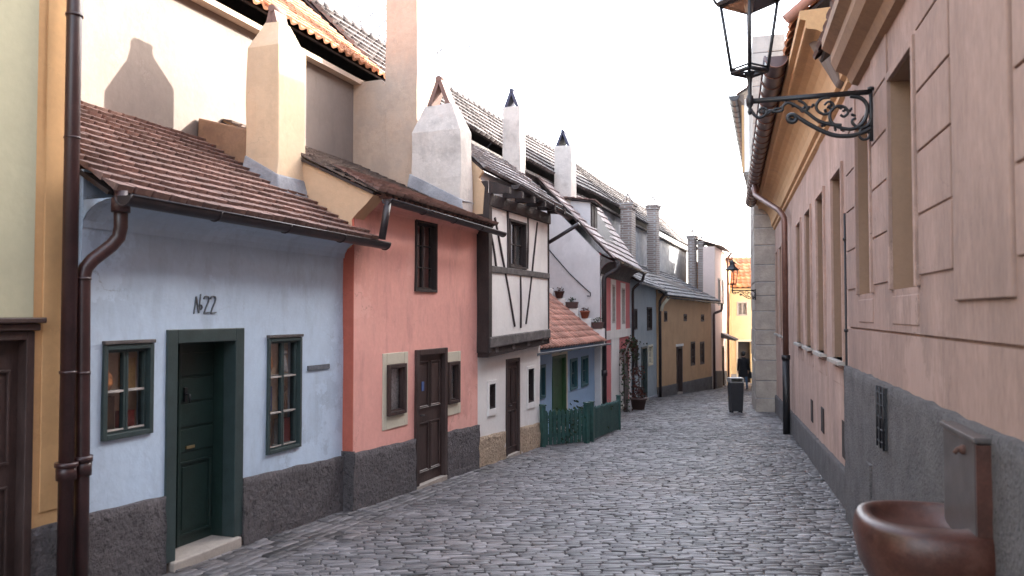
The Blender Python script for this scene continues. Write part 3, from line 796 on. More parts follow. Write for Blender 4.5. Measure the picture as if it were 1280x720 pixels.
rf = tiles(F22.p(-.02, .32, 2.66), F22.p(L + .22, .32, 2.62), F22.p(-.02, tn0, ZT), F22.p(L + .0, tn1, ZT), .175, .155, M['tile_red'], h, thick=.032)
mbx = MB()   # plastered cove under the eaves
for i in range(6):
    a = i / 6; b = (i + 1) / 6
    f = lambda q: (.3 * (1 - math.cos(q * math.pi / 2)), 2.42 + .2 * math.sin(q * math.pi / 2))
    (na, za), (nb, zb) = f(a), f(b)
    mbx.quad(F22.p(0, na + .012, za), F22.p(L, na + .012, za), F22.p(L, nb + .012, zb), F22.p(0, nb + .012, zb), sm=True)
mbx.quad(F22.p(0, .01, 2.42), *[F22.p(0, f(i / 6)[0], f(i / 6)[1]) for i in range(7)], F22.p(0, .01, 2.62))
mbx.build('eaves_cove', M['blue'], h)
half_gutter(F22, -.0, L + .25, .38, 2.63, 2.6, .07, M['gutter'], h)
# chimney standing on the roof
mbx = MB()
sN = F22.s(345, -.55)
chimney = chimney_px(F22, 305, 345, 380, -.55, 52, 2.9, M['chim1'], h, taper=(.32, .42), capm='tile_red')
n0c = F22.n_at(sN, 305); nb_ = nback(F22, sN)
mbx.hexa([F22.p(sN + .03, n0c + .02, 3.1), F22.p(sN + .42, n0c + .02, 3.1), F22.p(sN + .42, nb_ + .02, 3.1), F22.p(sN + .03, nb_ + .02, 3.1),
          F22.p(sN + .03, n0c + .02, 3.86), F22.p(sN + .42, n0c + .02, 3.86), F22.p(sN + .42, nb_ + .02, 4.05), F22.p(sN + .03, nb_ + .02, 4.05)])
mbx.build('flue_shoulder', M['brown_cornice'], chimney, bevel=.02, wob=.02)
mbx = MB(); s1c = F22.s(380, -.55)
zl = lambda n: zroof(F22, n, (.32, 2.66), (tn1, ZT))
mbx.hexa([F22.p(sN - .07, n0c, zl(n0c)), F22.p(s1c + .02, n0c, zl(n0c)), F22.p(s1c + .02, -.47, zl(-.47)), F22.p(sN - .07, -.47, zl(-.47)),
          F22.p(sN - .02, n0c, zl(n0c) + .16), F22.p(s1c, n0c, zl(n0c) + .16), F22.p(s1c, -.53, zl(-.53) + .17), F22.p(sN - .02, -.53, zl(-.53) + .17)])
mbx.build('mortar_flashing', M['cement'], chimney, bevel=.015, wob=.02, wob_=0) if False else mbx.build('mortar_flashing', M['cement'], chimney, bevel=.015)
# downpipe from the gutter elbow to the ground
def pp(F, px, py, n): s_, z_ = F.on(px, py, n); return F.p(s_, n, z_)
g0 = pp(F22, 151, 243, .3)
pipe([g0 + Vector((0, 0, .03)), pp(F22, 151, 298, .26), pp(F22, 104, 334, .12), pp(F22, 103, 560, .12), pp(F22, 100, 800, .12)], .048, M['pipe'], h,
     collars=[(pp(F22, 103, 594, .12), .1, 1.25), (pp(F22, 103, 577, .12), .04, 1.4), (pp(F22, 103, 468, .12), .02, 1.12), (pp(F22, 151, 262, .3) - Vector((0, 0, .02)), .1, 1.35), (pp(F22, 104, 350, .12), .02, 1.1)])

# goods standing in the windows
def goods(F, s, n, z, wd, ht, kind, m, label, cat, group='goods in the shop windows'):
    mb = MB(); c = F.p(s, n, z)
    if kind == 'box':
        mb.box(F, s - wd/2, s + wd/2, n - .05, n + .02, z, z + ht); 
        o = mb.build('gift_box', M[m], None, bevel=.006)
    elif kind == 'book':
        mb.box(F, s - wd/2, s + wd/2, n - .04, n - .02, z, z + ht); mb.box(F, s - wd/2 + .004, s + wd/2, n - .02, n + .004, z + .004, z + ht - .004); mb.box(F, s - wd/2, s + wd/2, n + .004, n + .01, z, z + ht)
        o = mb.build('book', M[m], None, bevel=.003)
    elif kind == 'vase':
        mb.lathe(c, [(.001, 0), (wd*.3, .002), (wd*.5, ht*.3), (wd*.42, ht*.6), (wd*.18, ht*.82), (wd*.25, ht), (wd*.15, ht), (.001, ht*.8)], 14)
        o = mb.build('vase', M[m], None)
    elif kind == 'figurine':
        mb.lathe(c, [(.001, 0), (wd*.45, .002), (wd*.4, ht*.2), (wd*.22, ht*.6), (wd*.12, ht*.7)], 12)
        mb.sphere(c + Vector((0, 0, ht*.82)), ht*.15, 10)
        o = mb.build('figurine', M[m], None)
    rebase(o, c); tag(o, label, cat, group); return o
a, b, z0, z1 = w1; zm = z0 + (z1 - z0) * .5; q = (b - a)
goods(F22, a + q*.24, -.095, zm, .12, .2, 'vase', 'g_orange', 'orange vase on the upper shelf of the small window beside the pipes', 'vase')
goods(F22, a + q*.3, -.1, z0 + .06, .13, .25, 'book', 'g_brown', 'dark brown book standing low in the small window beside the pipes', 'book')
goods(F22, a + q*.68, -.095, z0 + .06, .13, .13, 'box', 'g_red', 'red gift box low in the right half of the window beside the pipes', 'box')
goods(F22, a + q*.72, -.1, zm, .12, .24, 'book', 'g_ochre', 'ochre book on the upper shelf of the small window beside the pipes', 'book')
for zz in (zm,):
    pass
a, b, z0, z1 = w2; q = b - a; H = z1 - z0
it = [(.25, .02 + 2/3, 'vase', 'g_orange', 'orange vase on the top shelf of the tall window right of the green doorway', 'vase'),
      (.72, .02 + 2/3, 'figurine', 'g_white', 'white figurine on the top shelf of the tall window right of the green doorway', 'figurine'),
      (.25, .02 + 1/3, 'box', 'g_blue', 'blue gift box on the middle shelf of the tall window right of the green doorway', 'box'),
      (.72, .02 + 1/3, 'figurine', 'g_brown', 'brown figurine on the middle shelf of the tall window right of the green doorway', 'figurine'),
      (.28, .05, 'box', 'g_brown', 'brown gift box at the bottom of the tall window right of the green doorway', 'box'),
      (.66, .05, 'book', 'g_white', 'white book at the bottom of the tall window right of the green doorway', 'book'),
      (.82, .05, 'book', 'g_red', 'red book at the bottom of the tall window right of the green doorway', 'book')]
for u, v, kd, mm, lb, ct in it: goods(F22, a + q*u, -.095, z0 + H*v, .11, H*.22, kd, mm, lb, ct)
for ww, lv in ((w1, (.5,)), (w2, (1/3, 2/3))):
    mbx = MB()
    for v in lv: zz = ww[2] + (ww[3] - ww[2]) * v; mbx.box(F22, ww[0] + .01, ww[1] - .01, -.148, -.05, zz - .012, zz - .001)
    mbx.box(F22, ww[0] + .01, ww[1] - .01, -.148, -.05, ww[2] + .042, ww[2] + .054)
    mbx.build('window_shelf', M['g_white'], h)

# =========================================================================== AMBER HOUSE (near left)
h = root('amber_house', FY.p(1.5, 0, FY.g(1.5)), 'amber and olive plastered house at the left edge with a big dark brown door', 'house')
LY = FY.len
dY = [FY.s(-150), FY.s(42), FY.g(1.6) + .03, FY.on(20, 414)[1]]
wall(FY, -6, LY, -.9, 7.5, 0, [[dY[0], dY[1], -.9, dY[3]]], m=M['ochre_near'], parent=h, step=.5)
mbx = MB(); sp = FY.s(40)
mbx.box(FY, -6, sp, .002, .018, FY.on(20, 398)[1], 7.5); mbx.build('wall_panel', M['olive'], h, bevel=.01)
door(FY, h, dY, fw=.06, recess=.06, panels=[(.1, .45, .55, .88), (.56, .9, .55, .88), (.1, .45, .1, .45), (.56, .9, .1, .45)])
mbx = MB(); z = FY.on(20, 414)[1]
mbx.box(FY, dY[0] - .1, dY[1] + .02, 0, .05, z + .002, z + .05); mbx.box(FY, dY[0] - .12, dY[1] + .04, 0, .08, z + .052, z + .09); mbx.build('door_cornice', M['brown'], h, bevel=.008)
plinth(FY, dY[1], LY, FY.on(60, 655)[1], FY.on(60, 655)[1], 0, M['rough_brown'], h, proud=.02, wob=.004)
mbx = MB(); mbx.box(FY, LY - .22, LY, 0, .012, .45, 7.5); mbx.build('corner_strip', M['ochre_near'], h, bevel=.01)
x0 = pp(FY, 88, 300, .13)
pipe([(x0.x, x0.y, 7.6), (x0.x, x0.y, gz(5) - .1)], .05, M['pipe'], h,
     collars=[((x0.x, x0.y, EYE - .206 * x0.y), .1, 1.3), ((x0.x, x0.y, EYE - .19 * x0.y), .03, 1.5), ((x0.x, x0.y, EYE + .375 * x0.y), .02, 1.15), ((x0.x, x0.y, EYE + .22 * x0.y), .012, 1.1), ((x0.x, x0.y, EYE - .075 * x0.y), .02, 1.12)])

# =========================================================================== CORRIDOR (rampart walk behind the houses)
h = root('rampart_building', (COR[3][0] - 1.5, COR[3][1], gz(18)), 'long narrow upper building behind the cottages with one continuous tiled roof', 'building')
for i in range(len(COR) - 1):
    Fc = Frame(COR[i], COR[i+1]); Lc = Fc.len
    near = i <= 1
    ext = .0
    wall(Fc, -.02 if i else -3, Lc + .02, -1, ZC - .12, -.27, m=M['cream'] if i < 2 else M['cement'], parent=h, step=.6, thick=.4)
    zr = ZC + 1.3
    if i in (0, 1): tm, zt_, st, tw = M['tile_orange'], ZC + 1.45, 'pan', .2
    else: tm, zt_, st, tw = M['tile_slate'], ZC + 1.68, 'beaver', .3
    lower = {2: .0, 3: .0}.get(i, 0)
    tiles(Fc.p(-.01 if i else -3, 0, ZC), Fc.p(Lc + .01, 0, ZC), Fc.p(-.01 if i else -3, -1.65, zt_), Fc.p(Lc + .01, -1.65, zt_), tw, .2 if i < 2 else .29, tm, h, style=st if i < 2 else 'beaver', thick=.022 if i < 2 else .045)
    tiles(Fc.p(Lc, -3.3, ZC), Fc.p(0, -3.3, ZC), Fc.p(Lc, -1.65, zt_), Fc.p(0, -1.65, zt_), .3, .3, tm, h, style='beaver', name='rear_roof')
    ridge(Fc.p(0 if i else -3, -1.65, zt_ + .02), Fc.p(Lc, -1.65, zt_ + .02), .06, tm, h)
    mbx = MB(); mbx.box(Fc, 0 if i else -3, Lc, -.26, -.12, ZC - .22, ZC - .15)
    mbx.build('eaves_moulding', M['tan_pale'] if i < 2 else M['timber_grey'], h)
    wall(Fc, 0 if i else -3, Lc, -1, ZC - .12, -2.9, m=M['cement'], parent=h, step=2, thick=.3, name='rear_wall')

# =========================================================================== SALMON HOUSE
h = root('salmon_house', FP.p(1.7, 0, FP.g(1.7)), 'salmon pink house with dark brown panelled door and two framed display cases', 'house')
L = FP.len
wu = FP.rect(518, 545, 277, 365); c1 = FP.rect(483, 505, 455, 518); c2 = FP.rect(559, 572, 452, 504)
dp = FP.rect(518.5, 557, 436, 607); dp[2] = FP.g(dp[0]) + .03
wall(FP, 0, L, -1, 3.3, 0, [wu, c1, c2, [dp[0], dp[1], -1, dp[3]]], m=M['pink'], parent=h)
nb0 = nback(FP, 0); nb1 = nback(FP, L)
mbx = MB(); mbx.box(FP, -.012, .0, -.3, .004, .26, 3.2); mbx.build('side_return', M['red_side'], h)
mbx = MB(); mbx.box(FP, -.035, -.001, -.3, .03, -.9, .27); mbx.build('plinth_return', M['rough_brown'], h)
plinth(FP, -.03, L, FP.on(442, 566)[1], FP.on(597, 531)[1], 0, M['rough_brown'], h, [(dp[0], dp[1])])
mbx = MB()  # side gable above the blue house roof
e_, t_ = (.3, 3.18), (nb0, 4.2)
zg = lambda n: e_[1] + (t_[1] - e_[1]) * (n - e_[0]) / (t_[0] - e_[0])
pr = [(nb0, 2.4), (-.3, 2.4), (-.02, 2.55), (-.02, 2.85), (.06, 2.93), (.17, 3.02), (.28, zg(.28) - .06), (nb0, zg(nb0) - .06)]
A_ = [FP.p(-.02, n_, z_) for n_, z_ in pr]; B_ = [FP.p(.2, n_, z_) for n_, z_ in pr]
mbx.quad(*A_); mbx.quad(*B_[::-1])
for i in range(len(pr)): j = (i + 1) % len(pr); mbx.quad(A_[i], B_[i], B_[j], A_[j])
mbx.build('side_wall', M['tan'], h)
mbx = MB()
for i in range(6):
    f = lambda q: (.28 * (1 - math.cos(q * math.pi / 2)), 3.0 + .12 * math.sin(q * math.pi / 2))
    (na, za), (nb, zb) = f(i / 6), f((i + 1) / 6)
    mbx.quad(FP.p(.0, na + .013, za), FP.p(L, na + .013, za), FP.p(L, nb + .013, zb), FP.p(.0, nb + .013, zb), sm=True)
mbx.build('eaves_cove', M['pink'], h)
tiles(FP.p(-.06, .34, 3.14), FP.p(L - .05, .34, 3.1), FP.p(-.06, nb0, 4.14), FP.p(L - .05, nb1, 4.14), .19, .17, M['tile_dark'], h)
tiles(FP.p(-.07, .36, 3.155), FP.p(L - .04, .36, 3.115), FP.p(-.07, -.25, 3.48), FP.p(L * .6, .0, 3.31), .15, .15, M['tile_red'], h, name='lower_tiles', board=.01)
mbx = MB()    # row of clay tile ends under the eave
k = int(L / .13)
for i in range(k): s = i * .13 + .1; mbx.box(FP, s, s + .085, .2, .31, 3.1, 3.17, t=random.random())
mbx.build('eaves_tile_course', M['tile_red'], h, bevel=.01)
half_gutter(FP, .0, L - .02, .42, 3.06, 3.0, .055, M['gutter'], h)
pipe([FP.p(.03, .42, 3.04), FP.p(.0, .36, 2.62)], .04, M['gutter'], h, name='gutter_outlet')
window(FP, h, wu, m='timber', rows=3, fw=.035, back='dark', wd=.022)
for c, k in ((c1, .05), (c2, .05)):
    surround(FP, h, c, 0, .09, 'ivory', wt=.14, wb=.16)
    wdw = window(FP, h, c, m='brown', cols=1, rows=1, fw=.045, wd=.015, proud=.05, recess=-.01, back=None, name='display_case')
    mbx = MB(); mbx.box(FP, c[0] + .05, c[1] - .04, -.05, -.046, c[2] + .04, c[3] - .04); mbx.build('notice_sheet', M['paper'], wdw)
pn = [(.1, .44, .6, .94), (.56, .9, .6, .94), (.1, .44, .1, .46), (.56, .9, .1, .46)]
dr = door(FP, h, [dp[0], dp[1], dp[2], dp[3]], fw=.075, recess=.03, proud=.04, panels=pn, worn=True)
mbx = MB(); s, z = FP.on(530, 480, .0); mbx.box(FP, s - .03, s + .03, -.025, -.012, z - .09, z + .03); mbx.build('sticker', M['g_blue'], dr)
# high chimneys and the cross wall behind
mbx = MB()
sb = 3.0; nA = FP.n_at(sb, 515)
nb3 = nback(FP, sb)
top = [(nb3, 5.42), (nb3 + .5, 5.42), (FP.n_at(sb, 498), 5.1), (nA, 4.9), (nA, 3.7), (nb3, 3.7)]
A_ = [FP.p(sb, n_, z_) for n_, z_ in top]; B_ = [FP.p(sb + .45, n_, z_) for n_, z_ in top]
mbx.quad(*A_[::-1]); mbx.quad(*B_)
for i in range(len(top)): j = (i + 1) % len(top); mbx.quad(A_[i], A_[j], B_[j], B_[i])
mbx.build('cross_wall', M['tan_pale'], h)
nA1 = FP.n_at(sb, 520)
chimney_px(FP, 480, 520, 544, nA1, 0, 4.3, M['tan_pale'], h, zt=7.9, taper=(.3, .6), n0=FP.n_at(sb, 480))
cB = chimney_px(FP, 513, 575, 590, -.05, 160, 3.1, M['white_chim'], h, taper=(.42, .55), capm='tile_red', wob=.035)
cs0 = FP.s(575, -.05); cs1 = FP.s(590, -.05); cn0 = FP.n_at(cs0, 513)
mbx = MB(); zl2 = lambda n: 3.12 + (4.23 - 3.12) * (n - .34) / (nb1 - .34)
mbx.hexa([FP.p(cs0 - .06, cn0 - .04, zl2(cn0)), FP.p(cs1 + .04, cn0 - .04, zl2(cn0)), FP.p(cs1 + .04, -.24, zl2(.03)), FP.p(cs0 - .06, .03, zl2(.03)),
          FP.p(cs0 - .02, cn0 - .02, zl2(cn0) + .2), FP.p(cs1 + .02, cn0 - .02, zl2(cn0) + .2), FP.p(cs1 + .02, -.02, zl2(-.02) + .17), FP.p(cs0 - .02, -.02, zl2(-.02) + .17)])
mbx.build('mortar_flashing', M['cement'], cB, bevel=.015)

# =========================================================================== HALF-TIMBERED HOUSE
h = root('half_timbered_house', FH.p(1.4, 0, FH.g(1.4)), 'narrow white half-timbered house with jettied black-framed upper storey', 'house')
L = FH.len; J = .17
dh = FH.rect(632, 649, 448, 570); dh[2] = FH.g(dh[0]) + .03
a1_ = FH.rect(611, 619, 480, 511); a2_ = FH.rect(659.5, 667, 461, 503)
zj = 1.24
zj0, zj1 = FH.on(612, 437, J)[1], FH.on(678, 422, J)[1]
wall(FH, 0, L, -1.2, zj0 + .02, 0, [a1_, a2_, [dh[0], dh[1], -1.2, dh[3]]], m=M['white'], parent=h)
plinth(FH, 0, L, FH.on(597, 547)[1], FH.on(675, 528)[1], 0, M['rough_sand'], h, [(dh[0], dh[1])], proud=.02)
for c in (a1_, a2_):
    surround(FH, h, c, 0, .055, 'white', proud=.02, wb=.1)
    window(FH, h, c, m='timber', cols=1, rows=2, fw=.025, wd=.02, proud=.005, recess=.05)
door(FH, h, dh, fw=.06, recess=.03, panels=[(.1, .44, .55, .93), (.56, .9, .55, .93), (.1, .44, .08, .46), (.56, .9, .08, .46)], worn=False)
z2 = 3.6
wj = FH.rect(636, 657, 276, 336, J)
wall(FH, .02, L, zj0 + .08, z2, J, [wj], m=M['white'], parent=h, name='upper_wall', thick=.2, ztop=lambda s: z2, wob=.01)
mbx = MB(); mbx.box(FH, -.03, .02, -.3, J, zj0 - .05, z2 + .2); mbx.box(FH, -.031, .1, J - .02, J + .03, zj0 - .05, z2); mbx.build('corner_post', M['timber'], h, bevel=.01)
mbx = MB(); mbx.box(FH, L - .045, L + .012, J - .05, J + .016, zj0, z2); mbx.build('corner_post', M['timber'], h, bevel=.01)
mbx = MB(); zs = FH.on(645, 340, J)[1]; mbx.box(FH, .1, L, J, J + .022, zs - .05, zs + .05); mbx.build('middle_rail', M['timber_grey'], h, bevel=.012, wob=.012)
mbx = MB(); mbx.box(FH, .0, L + .02, J - .1, J + .04, zj0 + .02, zj0 + .19, z0b=zj1 - .02, z1b=zj1 + .15); mbx.build('sill_beam', M['timber_grey'], h, bevel=.02, wob=.02)
mbx = MB(); mbx.box(FH, -.0, L, -.02, J - .0, zj0 - .12, zj0 + .019, z0b=zj1 - .12, z1b=zj1 - .021); mbx.build('jetty_plate', M['timber'], h, bevel=.012)
for i in range(4):
    mbx = MB(); s = L * (i + .5) / 4; zz = zj0 + (zj1 - zj0) * s / L
    mbx.box(FH, s - .06, s + .06, J - .05, J + .01, zz - .08, zz + .015); mbx.build('joist_end', M['timber_grey'], h, bevel=.012)
def brace(p0, p1, wd=.034, nm='timber_brace'):
    mb = MB(); (sa, za), (sb_, zb) = FH.on(*p0, J), FH.on(*p1, J)
    mid = Vector(((sa + sb_) / 2, (za + zb) / 2)); d = Vector((sb_ - sa, zb - za)); q = Vector((-d.y, d.x)).normalized() * wd
    if q.x < 0: q = -q
    K = 6; pl = [Vector((sa, za)).lerp(Vector((sb_, zb)), i / K) + q * .5 * math.sin(math.pi * i / K) for i in range(K + 1)]
    for a, b in zip(pl, pl[1:]):
        h_ = q * .5
        mb.hexa([FH.p(a.x - h_.x, J - .01, a.y - h_.y), FH.p(a.x + h_.x, J - .01, a.y + h_.y), FH.p(b.x + h_.x, J - .01, b.y + h_.y), FH.p(b.x - h_.x, J - .01, b.y - h_.y),
                 FH.p(a.x - h_.x, J + .019, a.y - h_.y), FH.p(a.x + h_.x, J + .019, a.y + h_.y), FH.p(b.x + h_.x, J + .019, b.y + h_.y), FH.p(b.x - h_.x, J + .019, b.y - h_.y)])
    mb.build(nm, M['timber'], h)
brace((618, 272), (643, 408)); brace((613, 292), (620, 335)); brace((671, 278), (657, 405)); brace((650, 345), (650.5, 410), .035, 'timber_stud')
brace((634, 262), (634.5, 336), .05, 'timber_stud'); brace((659, 268), (658.6, 336), .05, 'timber_stud')
window(FH, h, wj, n=J, m='timber', rows=2, fw=.04, wd=.03, pane_m='glass')
mbx = MB(); mbx.box(FH, -.02, L + .03, J - .15, J + .04, z2 - .17, z2 + .02); mbx.build('wall_plate', M['timber'], h, bevel=.012)
for i in range(6):
    mbx = MB(); s = .08 + (L - .12) * i / 5
    mbx.hexa([FH.p(s - .04, J, z2 + .02), FH.p(s + .04, J, z2 + .02), FH.p(s + .04, J + .33, z2 - .0), FH.p(s - .04, J + .33, z2 - .0),
              FH.p(s - .04, J, z2 + .22), FH.p(s + .04, J, z2 + .22), FH.p(s + .04, J + .33, z2 + .1), FH.p(s - .04, J + .33, z2 + .1)]); mbx.build('rafter_end', M['timber'], h)
nh0, nh1 = nback(FH, 0), nback(FH, L)
mbx = MB(); mbx.box(FH, -.0, L, -.6, .02, z2 - .1, 3.98, z1b=3.93); mbx.build('attic_wall', M['gable_grey'], h)
mbx = MB(); ee = (.12, 3.98)
zz = lambda n: ee[1] + (4.64 - ee[1]) * (n - ee[0]) / (-.62 - ee[0])
pr = [(nh0, 3.3), (.1, 3.3), (.13, 3.7), (.03, 3.85), (.1, zz(.1) - .05), (-.62, zz(-.62) - .05), (nh0, 4.9)]
A_ = [FH.p(-.04, n_, z_) for n_, z_ in pr]; B_ = [FH.p(.03, n_, z_) for n_, z_ in pr]
mbx.quad(*A_); mbx.quad(*B_[::-1])
for i in range(len(pr)): j = (i + 1) % len(pr); mbx.quad(A_[i], B_[i], B_[j], A_[j])
mbx.build('gable_infill', M['tan'], h)
tiles(FH.p(-.02, .12, 4.0), FH.p(L + .05, .42, 3.72), FH.p(-.02, -.62, 4.66), FH.p(L + .0, -.62, 4.6), .2, .17, M['tile_pale'], h, thick=.03)
tiles(FH.p(-.02, -.6, 4.65), FH.p(L, -.6, 4.59), FH.p(-.02, nh0, 5.0), FH.p(L, nh1, 5.0), .22, .2, M['tile_grey'], h, name='upper_roof')
half_gutter(FH, .5, L + .5, .42, 3.8, 3.62, .065, M['gutter'], h)
pipe([FH.p(L + .02, J, 3.1), FH.p(L + .02, .75, 3.42)], .035, M['gutter'], h, name='support_pole')
chimney_px(FH, 628, 650, 657, -1.0, 132, 4.3, M['white_chim'], h, cap='bridge', capm='cap_blue')

# =========================================================================== LITTLE BLUE HOUSE
h = root('small_blue_house', FB.p(2, 0, FB.g(2)), 'small bright blue cottage with green door and salmon tiled roof behind the picket fence', 'house')
L = FB.len
db = FB.rect(690, 707, 444, 520); db[2] = FB.g(db[0]) + .05
bw = [FB.rect(674, 681, 456, 498), FB.rect(712, 721, 448, 487), FB.rect(726, 734.5, 445, 483)]
wall(FB, -.3, L, -1.6, 1.25, 0, bw + [[db[0], db[1], -1.6, db[3]]], m=M['blue2'], parent=h)
door(FB, h, db, fw=.07, m='green_door', fm='green_door', recess=.06, planks=3, step='step')
mbx = MB(); mbx.box(FB, db[1] + .005, db[1] + .09, 0, .02, db[2], db[3] + .05); mbx.box(FB, db[0] - .05, db[1] + .004, 0, .02, db[3] + .005, db[3] + .06); mbx.build('door_surround', M['ivory'], h)
for r in bw: window(FB, h, r, m='teal', fw=.06, rows=2, cols=2, wd=.03)
nz0, nz1 = nback(FB, .5), nback(FB, L)
n_t = -1.75
tiles(FB.p(-.3, .3, 1.12), FB.p(L - .1, .3, 1.08), FB.p(-.3, n_t, 2.75), FB.p(L - .1, n_t, 2.75), .22, .2, M['tile_salmon'], h, style='pan')
wall(FB, -.3, L - .1, 1.3, 4.8, n_t, m=M['gable_grey'], parent=h, name='upper_wall', thick=.2)
half_gutter(FB, -.3, L + .1, .36, 1.08, 1.04, .045, M['zinc'], h)
mbx = MB()
for i in range(6):
    n_a = .28 - i * .34; n_b = n_a - .339; zt_ = 1.42 + i * .26
    mbx.box(FB, L - .14, L + .0, n_b, n_a, 1.0, zt_)
mbx.build('stepped_parapet', M['white'], h, bevel=.02)
for i, (kd, mm, lb) in enumerate((('trough', 'trough', 'lowest dark brown plant trough on the stepped white parapet'), ('pot', 'terracotta', 'red terracotta planter second from the bottom of the stepped parapet'),
                              ('trough', 'trough', 'dark brown plant trough third from the bottom of the stepped parapet'), ('pot', 'trough', 'small brown pot highest on the stepped white parapet'))):
    n_c = .28 - (i + .5) * .34; zt_ = 1.42 + i * .26; c = FB.p(L - .1, n_c, zt_)
    r_ = root('plant_pot', c, lb, 'plant pot', 'pots on the stepped parapet')
    mb = MB(); hh = .16
    if kd == 'trough':
        mb.hexa([FB.p(L - .16, n_c - .13, zt_), FB.p(L - .02, n_c - .13, zt_), FB.p(L - .02, n_c + .13, zt_), FB.p(L - .16, n_c + .13, zt_),
                 FB.p(L - .18, n_c - .16, zt_ + hh), FB.p(L, n_c - .16, zt_ + hh), FB.p(L, n_c + .16, zt_ + hh), FB.p(L - .18, n_c + .16, zt_ + hh)])
    else: mb.lathe(c, [(.001, 0), (.08, 0), (.12, hh), (.135, hh), (.135, hh + .03), (.1, hh + .03), (.1, hh - .02), (.001, hh - .02)], 14)
    mb.build('pot', M[mm], r_)
    mb = MB()
    for _ in range(40):
        p = c + Vector((random.gauss(0, .05), random.gauss(0, .05), hh + random.uniform(0, .1))); d = Vector((random.uniform(-1, 1), random.uniform(-1, 1), random.uniform(-.2, 1))).normalized() * .05
        e = d.cross(Vector((random.random(), random.random(), .3))).normalized() * .016
        mb.quad(p, p + d * .5 + e, p + d, p + d * .5 - e, t=random.random())
    mb.build('foliage', M['leaf_red' if i % 2 else 'leaf'], r_)

# =========================================================================== CRIMSON HOUSE
h = root('crimson_house', F2.p(2.6, 0, F2.g(2.6)), 'tall crimson pink house with white window strips and a bare grey gable side', 'house')
L = F2.len
ws = [F2.rect(752, 756, 350, 405), F2.rect(764.5, 768.5, 356, 404), F2.rect(776.5, 780.5, 360, 405)]
d2 = F2.rect(773, 784, 436, 505); d2[2] = F2.g(d2[0]) + .05
wall(F2, 0, L, -1.8, 3.35, 0, ws + [[d2[0], d2[1], -1.8, d2[3]]], m=M['crimson'], parent=h)
for r in ws:
    surround(F2, h, r, 0, .13, 'white', proud=.02, wt=.15, wb=.4)
    window(F2, h, r, m='worn_white', fw=.05, rows=4, cols=1, proud=.022, wd=.04)
z = F2.on(760, 420)[1]
mbx = MB(); mbx.box(F2, .0, L, 0, .03, z - .1, z + .14); mbx.build('string_course', M['white'], h)
mbx = MB(); s = F2.s(763.5); mbx.box(F2, s, d2[0] - .02, 0, .025, -1.6, z - .1); mbx.build('pilaster', M['white'], h)
mbx = MB(); mbx.box(F2, .0, .14, 0, .025, -1.6, z - .1); mbx.build('pilaster', M['white'], h)
mbx = MB(); mbx.box(F2, L - .25, L, 0, .026, -1.6, z - .1); mbx.build('pilaster', M['white'], h)
plinth(F2, 0, L, -.75, -.95, 0, M['gable_grey'], h, [(d2[0], d2[1])])
door(F2, h, d2, fw=.08, m='white', fm='brown', recess=.12)
n2a, n2b = nback(F2, 0), nback(F2, L)
n2a = n2a if n2a else -1.2
ED = (.38, 3.3)
mbx = MB()
pr = [(n2a - .2, -1.8), (.0, -1.8), (.0, 3.1), (.06, 3.25), (n2a - .2, 5.35)]
A_ = [F2.p(-.02, n_, z_) for n_, z_ in pr]; B_ = [F2.p(.25, n_, z_) for n_, z_ in pr]
mbx.quad(*A_); mbx.quad(*B_[::-1])
for i in range(len(pr)): j = (i + 1) % len(pr); mbx.quad(A_[i], B_[i], B_[j], A_[j])
mbx.build('gable_wall', M['gable_grey'], h)
rf = tiles(F2.p(-.06, .38, 3.2), F2.p(L + .1, .38, 3.16), F2.p(-.06, n2a, 5.5), F2.p(L + .1, n2b, 5.5), .22, .26, M['tile_pinkgrey'], h, thick=.035)
mbx = MB()
for i in range(6):
    f = lambda q: (.36 * (1 - math.cos(q * math.pi / 2)), 2.78 + .36 * math.sin(q * math.pi / 2))
    (na, za), (nb, zb) = f(i / 6), f((i + 1) / 6)
    mbx.quad(F2.p(-.02, na + .013, za), F2.p(L, na + .013, za), F2.p(L, nb + .013, zb), F2.p(-.02, nb + .013, zb), sm=True)
mbx.quad(F2.p(-.02, -.0, 2.78), *[F2.p(-.02, f(i / 6)[0], f(i / 6)[1]) for i in range(7)], F2.p(-.02, 0, 3.3))
mbx.build('eaves_cove', M['timber_grey'], h)
half_gutter(F2, -.05, L + .15, .46, 3.16, 3.12, .06, M['gutter'], h)
pipe([F2.p(.02, .46, 3.1), F2.p(.02, .46, 2.95), F2.p(.02, .1, 2.75), F2.p(.02, .1, -1.3)], .06, M['gutter'], h, collars=[(F2.p(.02, .1, .2), .15, 1.3)])
pipe([F2.p(L + .1, .46, 3.1), F2.p(L + .08, .4, 2.85), F2.p(L + .02, .1, 2.6), F2.p(L + .02, .1, -1.4)], .045, M['gutter'], h, collars=[(F2.p(L + .02, .12, -.5), .15, 1.3)])
# dormer
dm = MB(); sd0, sd1 = F2.s(727, -.35), F2.s(745, -.35)
sd0, sd1 = .9, 1.9
zr2 = lambda n: 3.2 + (5.5 - 3.2) * (n - .38) / (n2a - .38)
nf = -.42; zf = zr2(nf); zt_ = zf + .75; nbk = (zt_ + .1 - 5.5) / (3.2 - 5.5) * (.38 - n2a) + n2a
dm.quad(F2.p(sd0, nf, zf), F2.p(sd0, nf, zt_), F2.p(sd0, nbk, zt_ + .1)); dm.quad(F2.p(sd1, nf, zf), F2.p(sd1, nbk, zt_ + .1), F2.p(sd1, nf, zt_))
dm.quad(F2.p(sd0, nf, zf), F2.p(sd1, nf, zf), F2.p(sd1, nf, zt_), F2.p(sd0, nf, zt_)); dm.quad(F2.p(sd0, nf, zt_), F2.p(sd1, nf, zt_), F2.p(sd1, nbk, zt_ + .1), F2.p(sd0, nbk, zt_ + .1))
dmo = dm.build('dormer', M['gable_grey'], h)
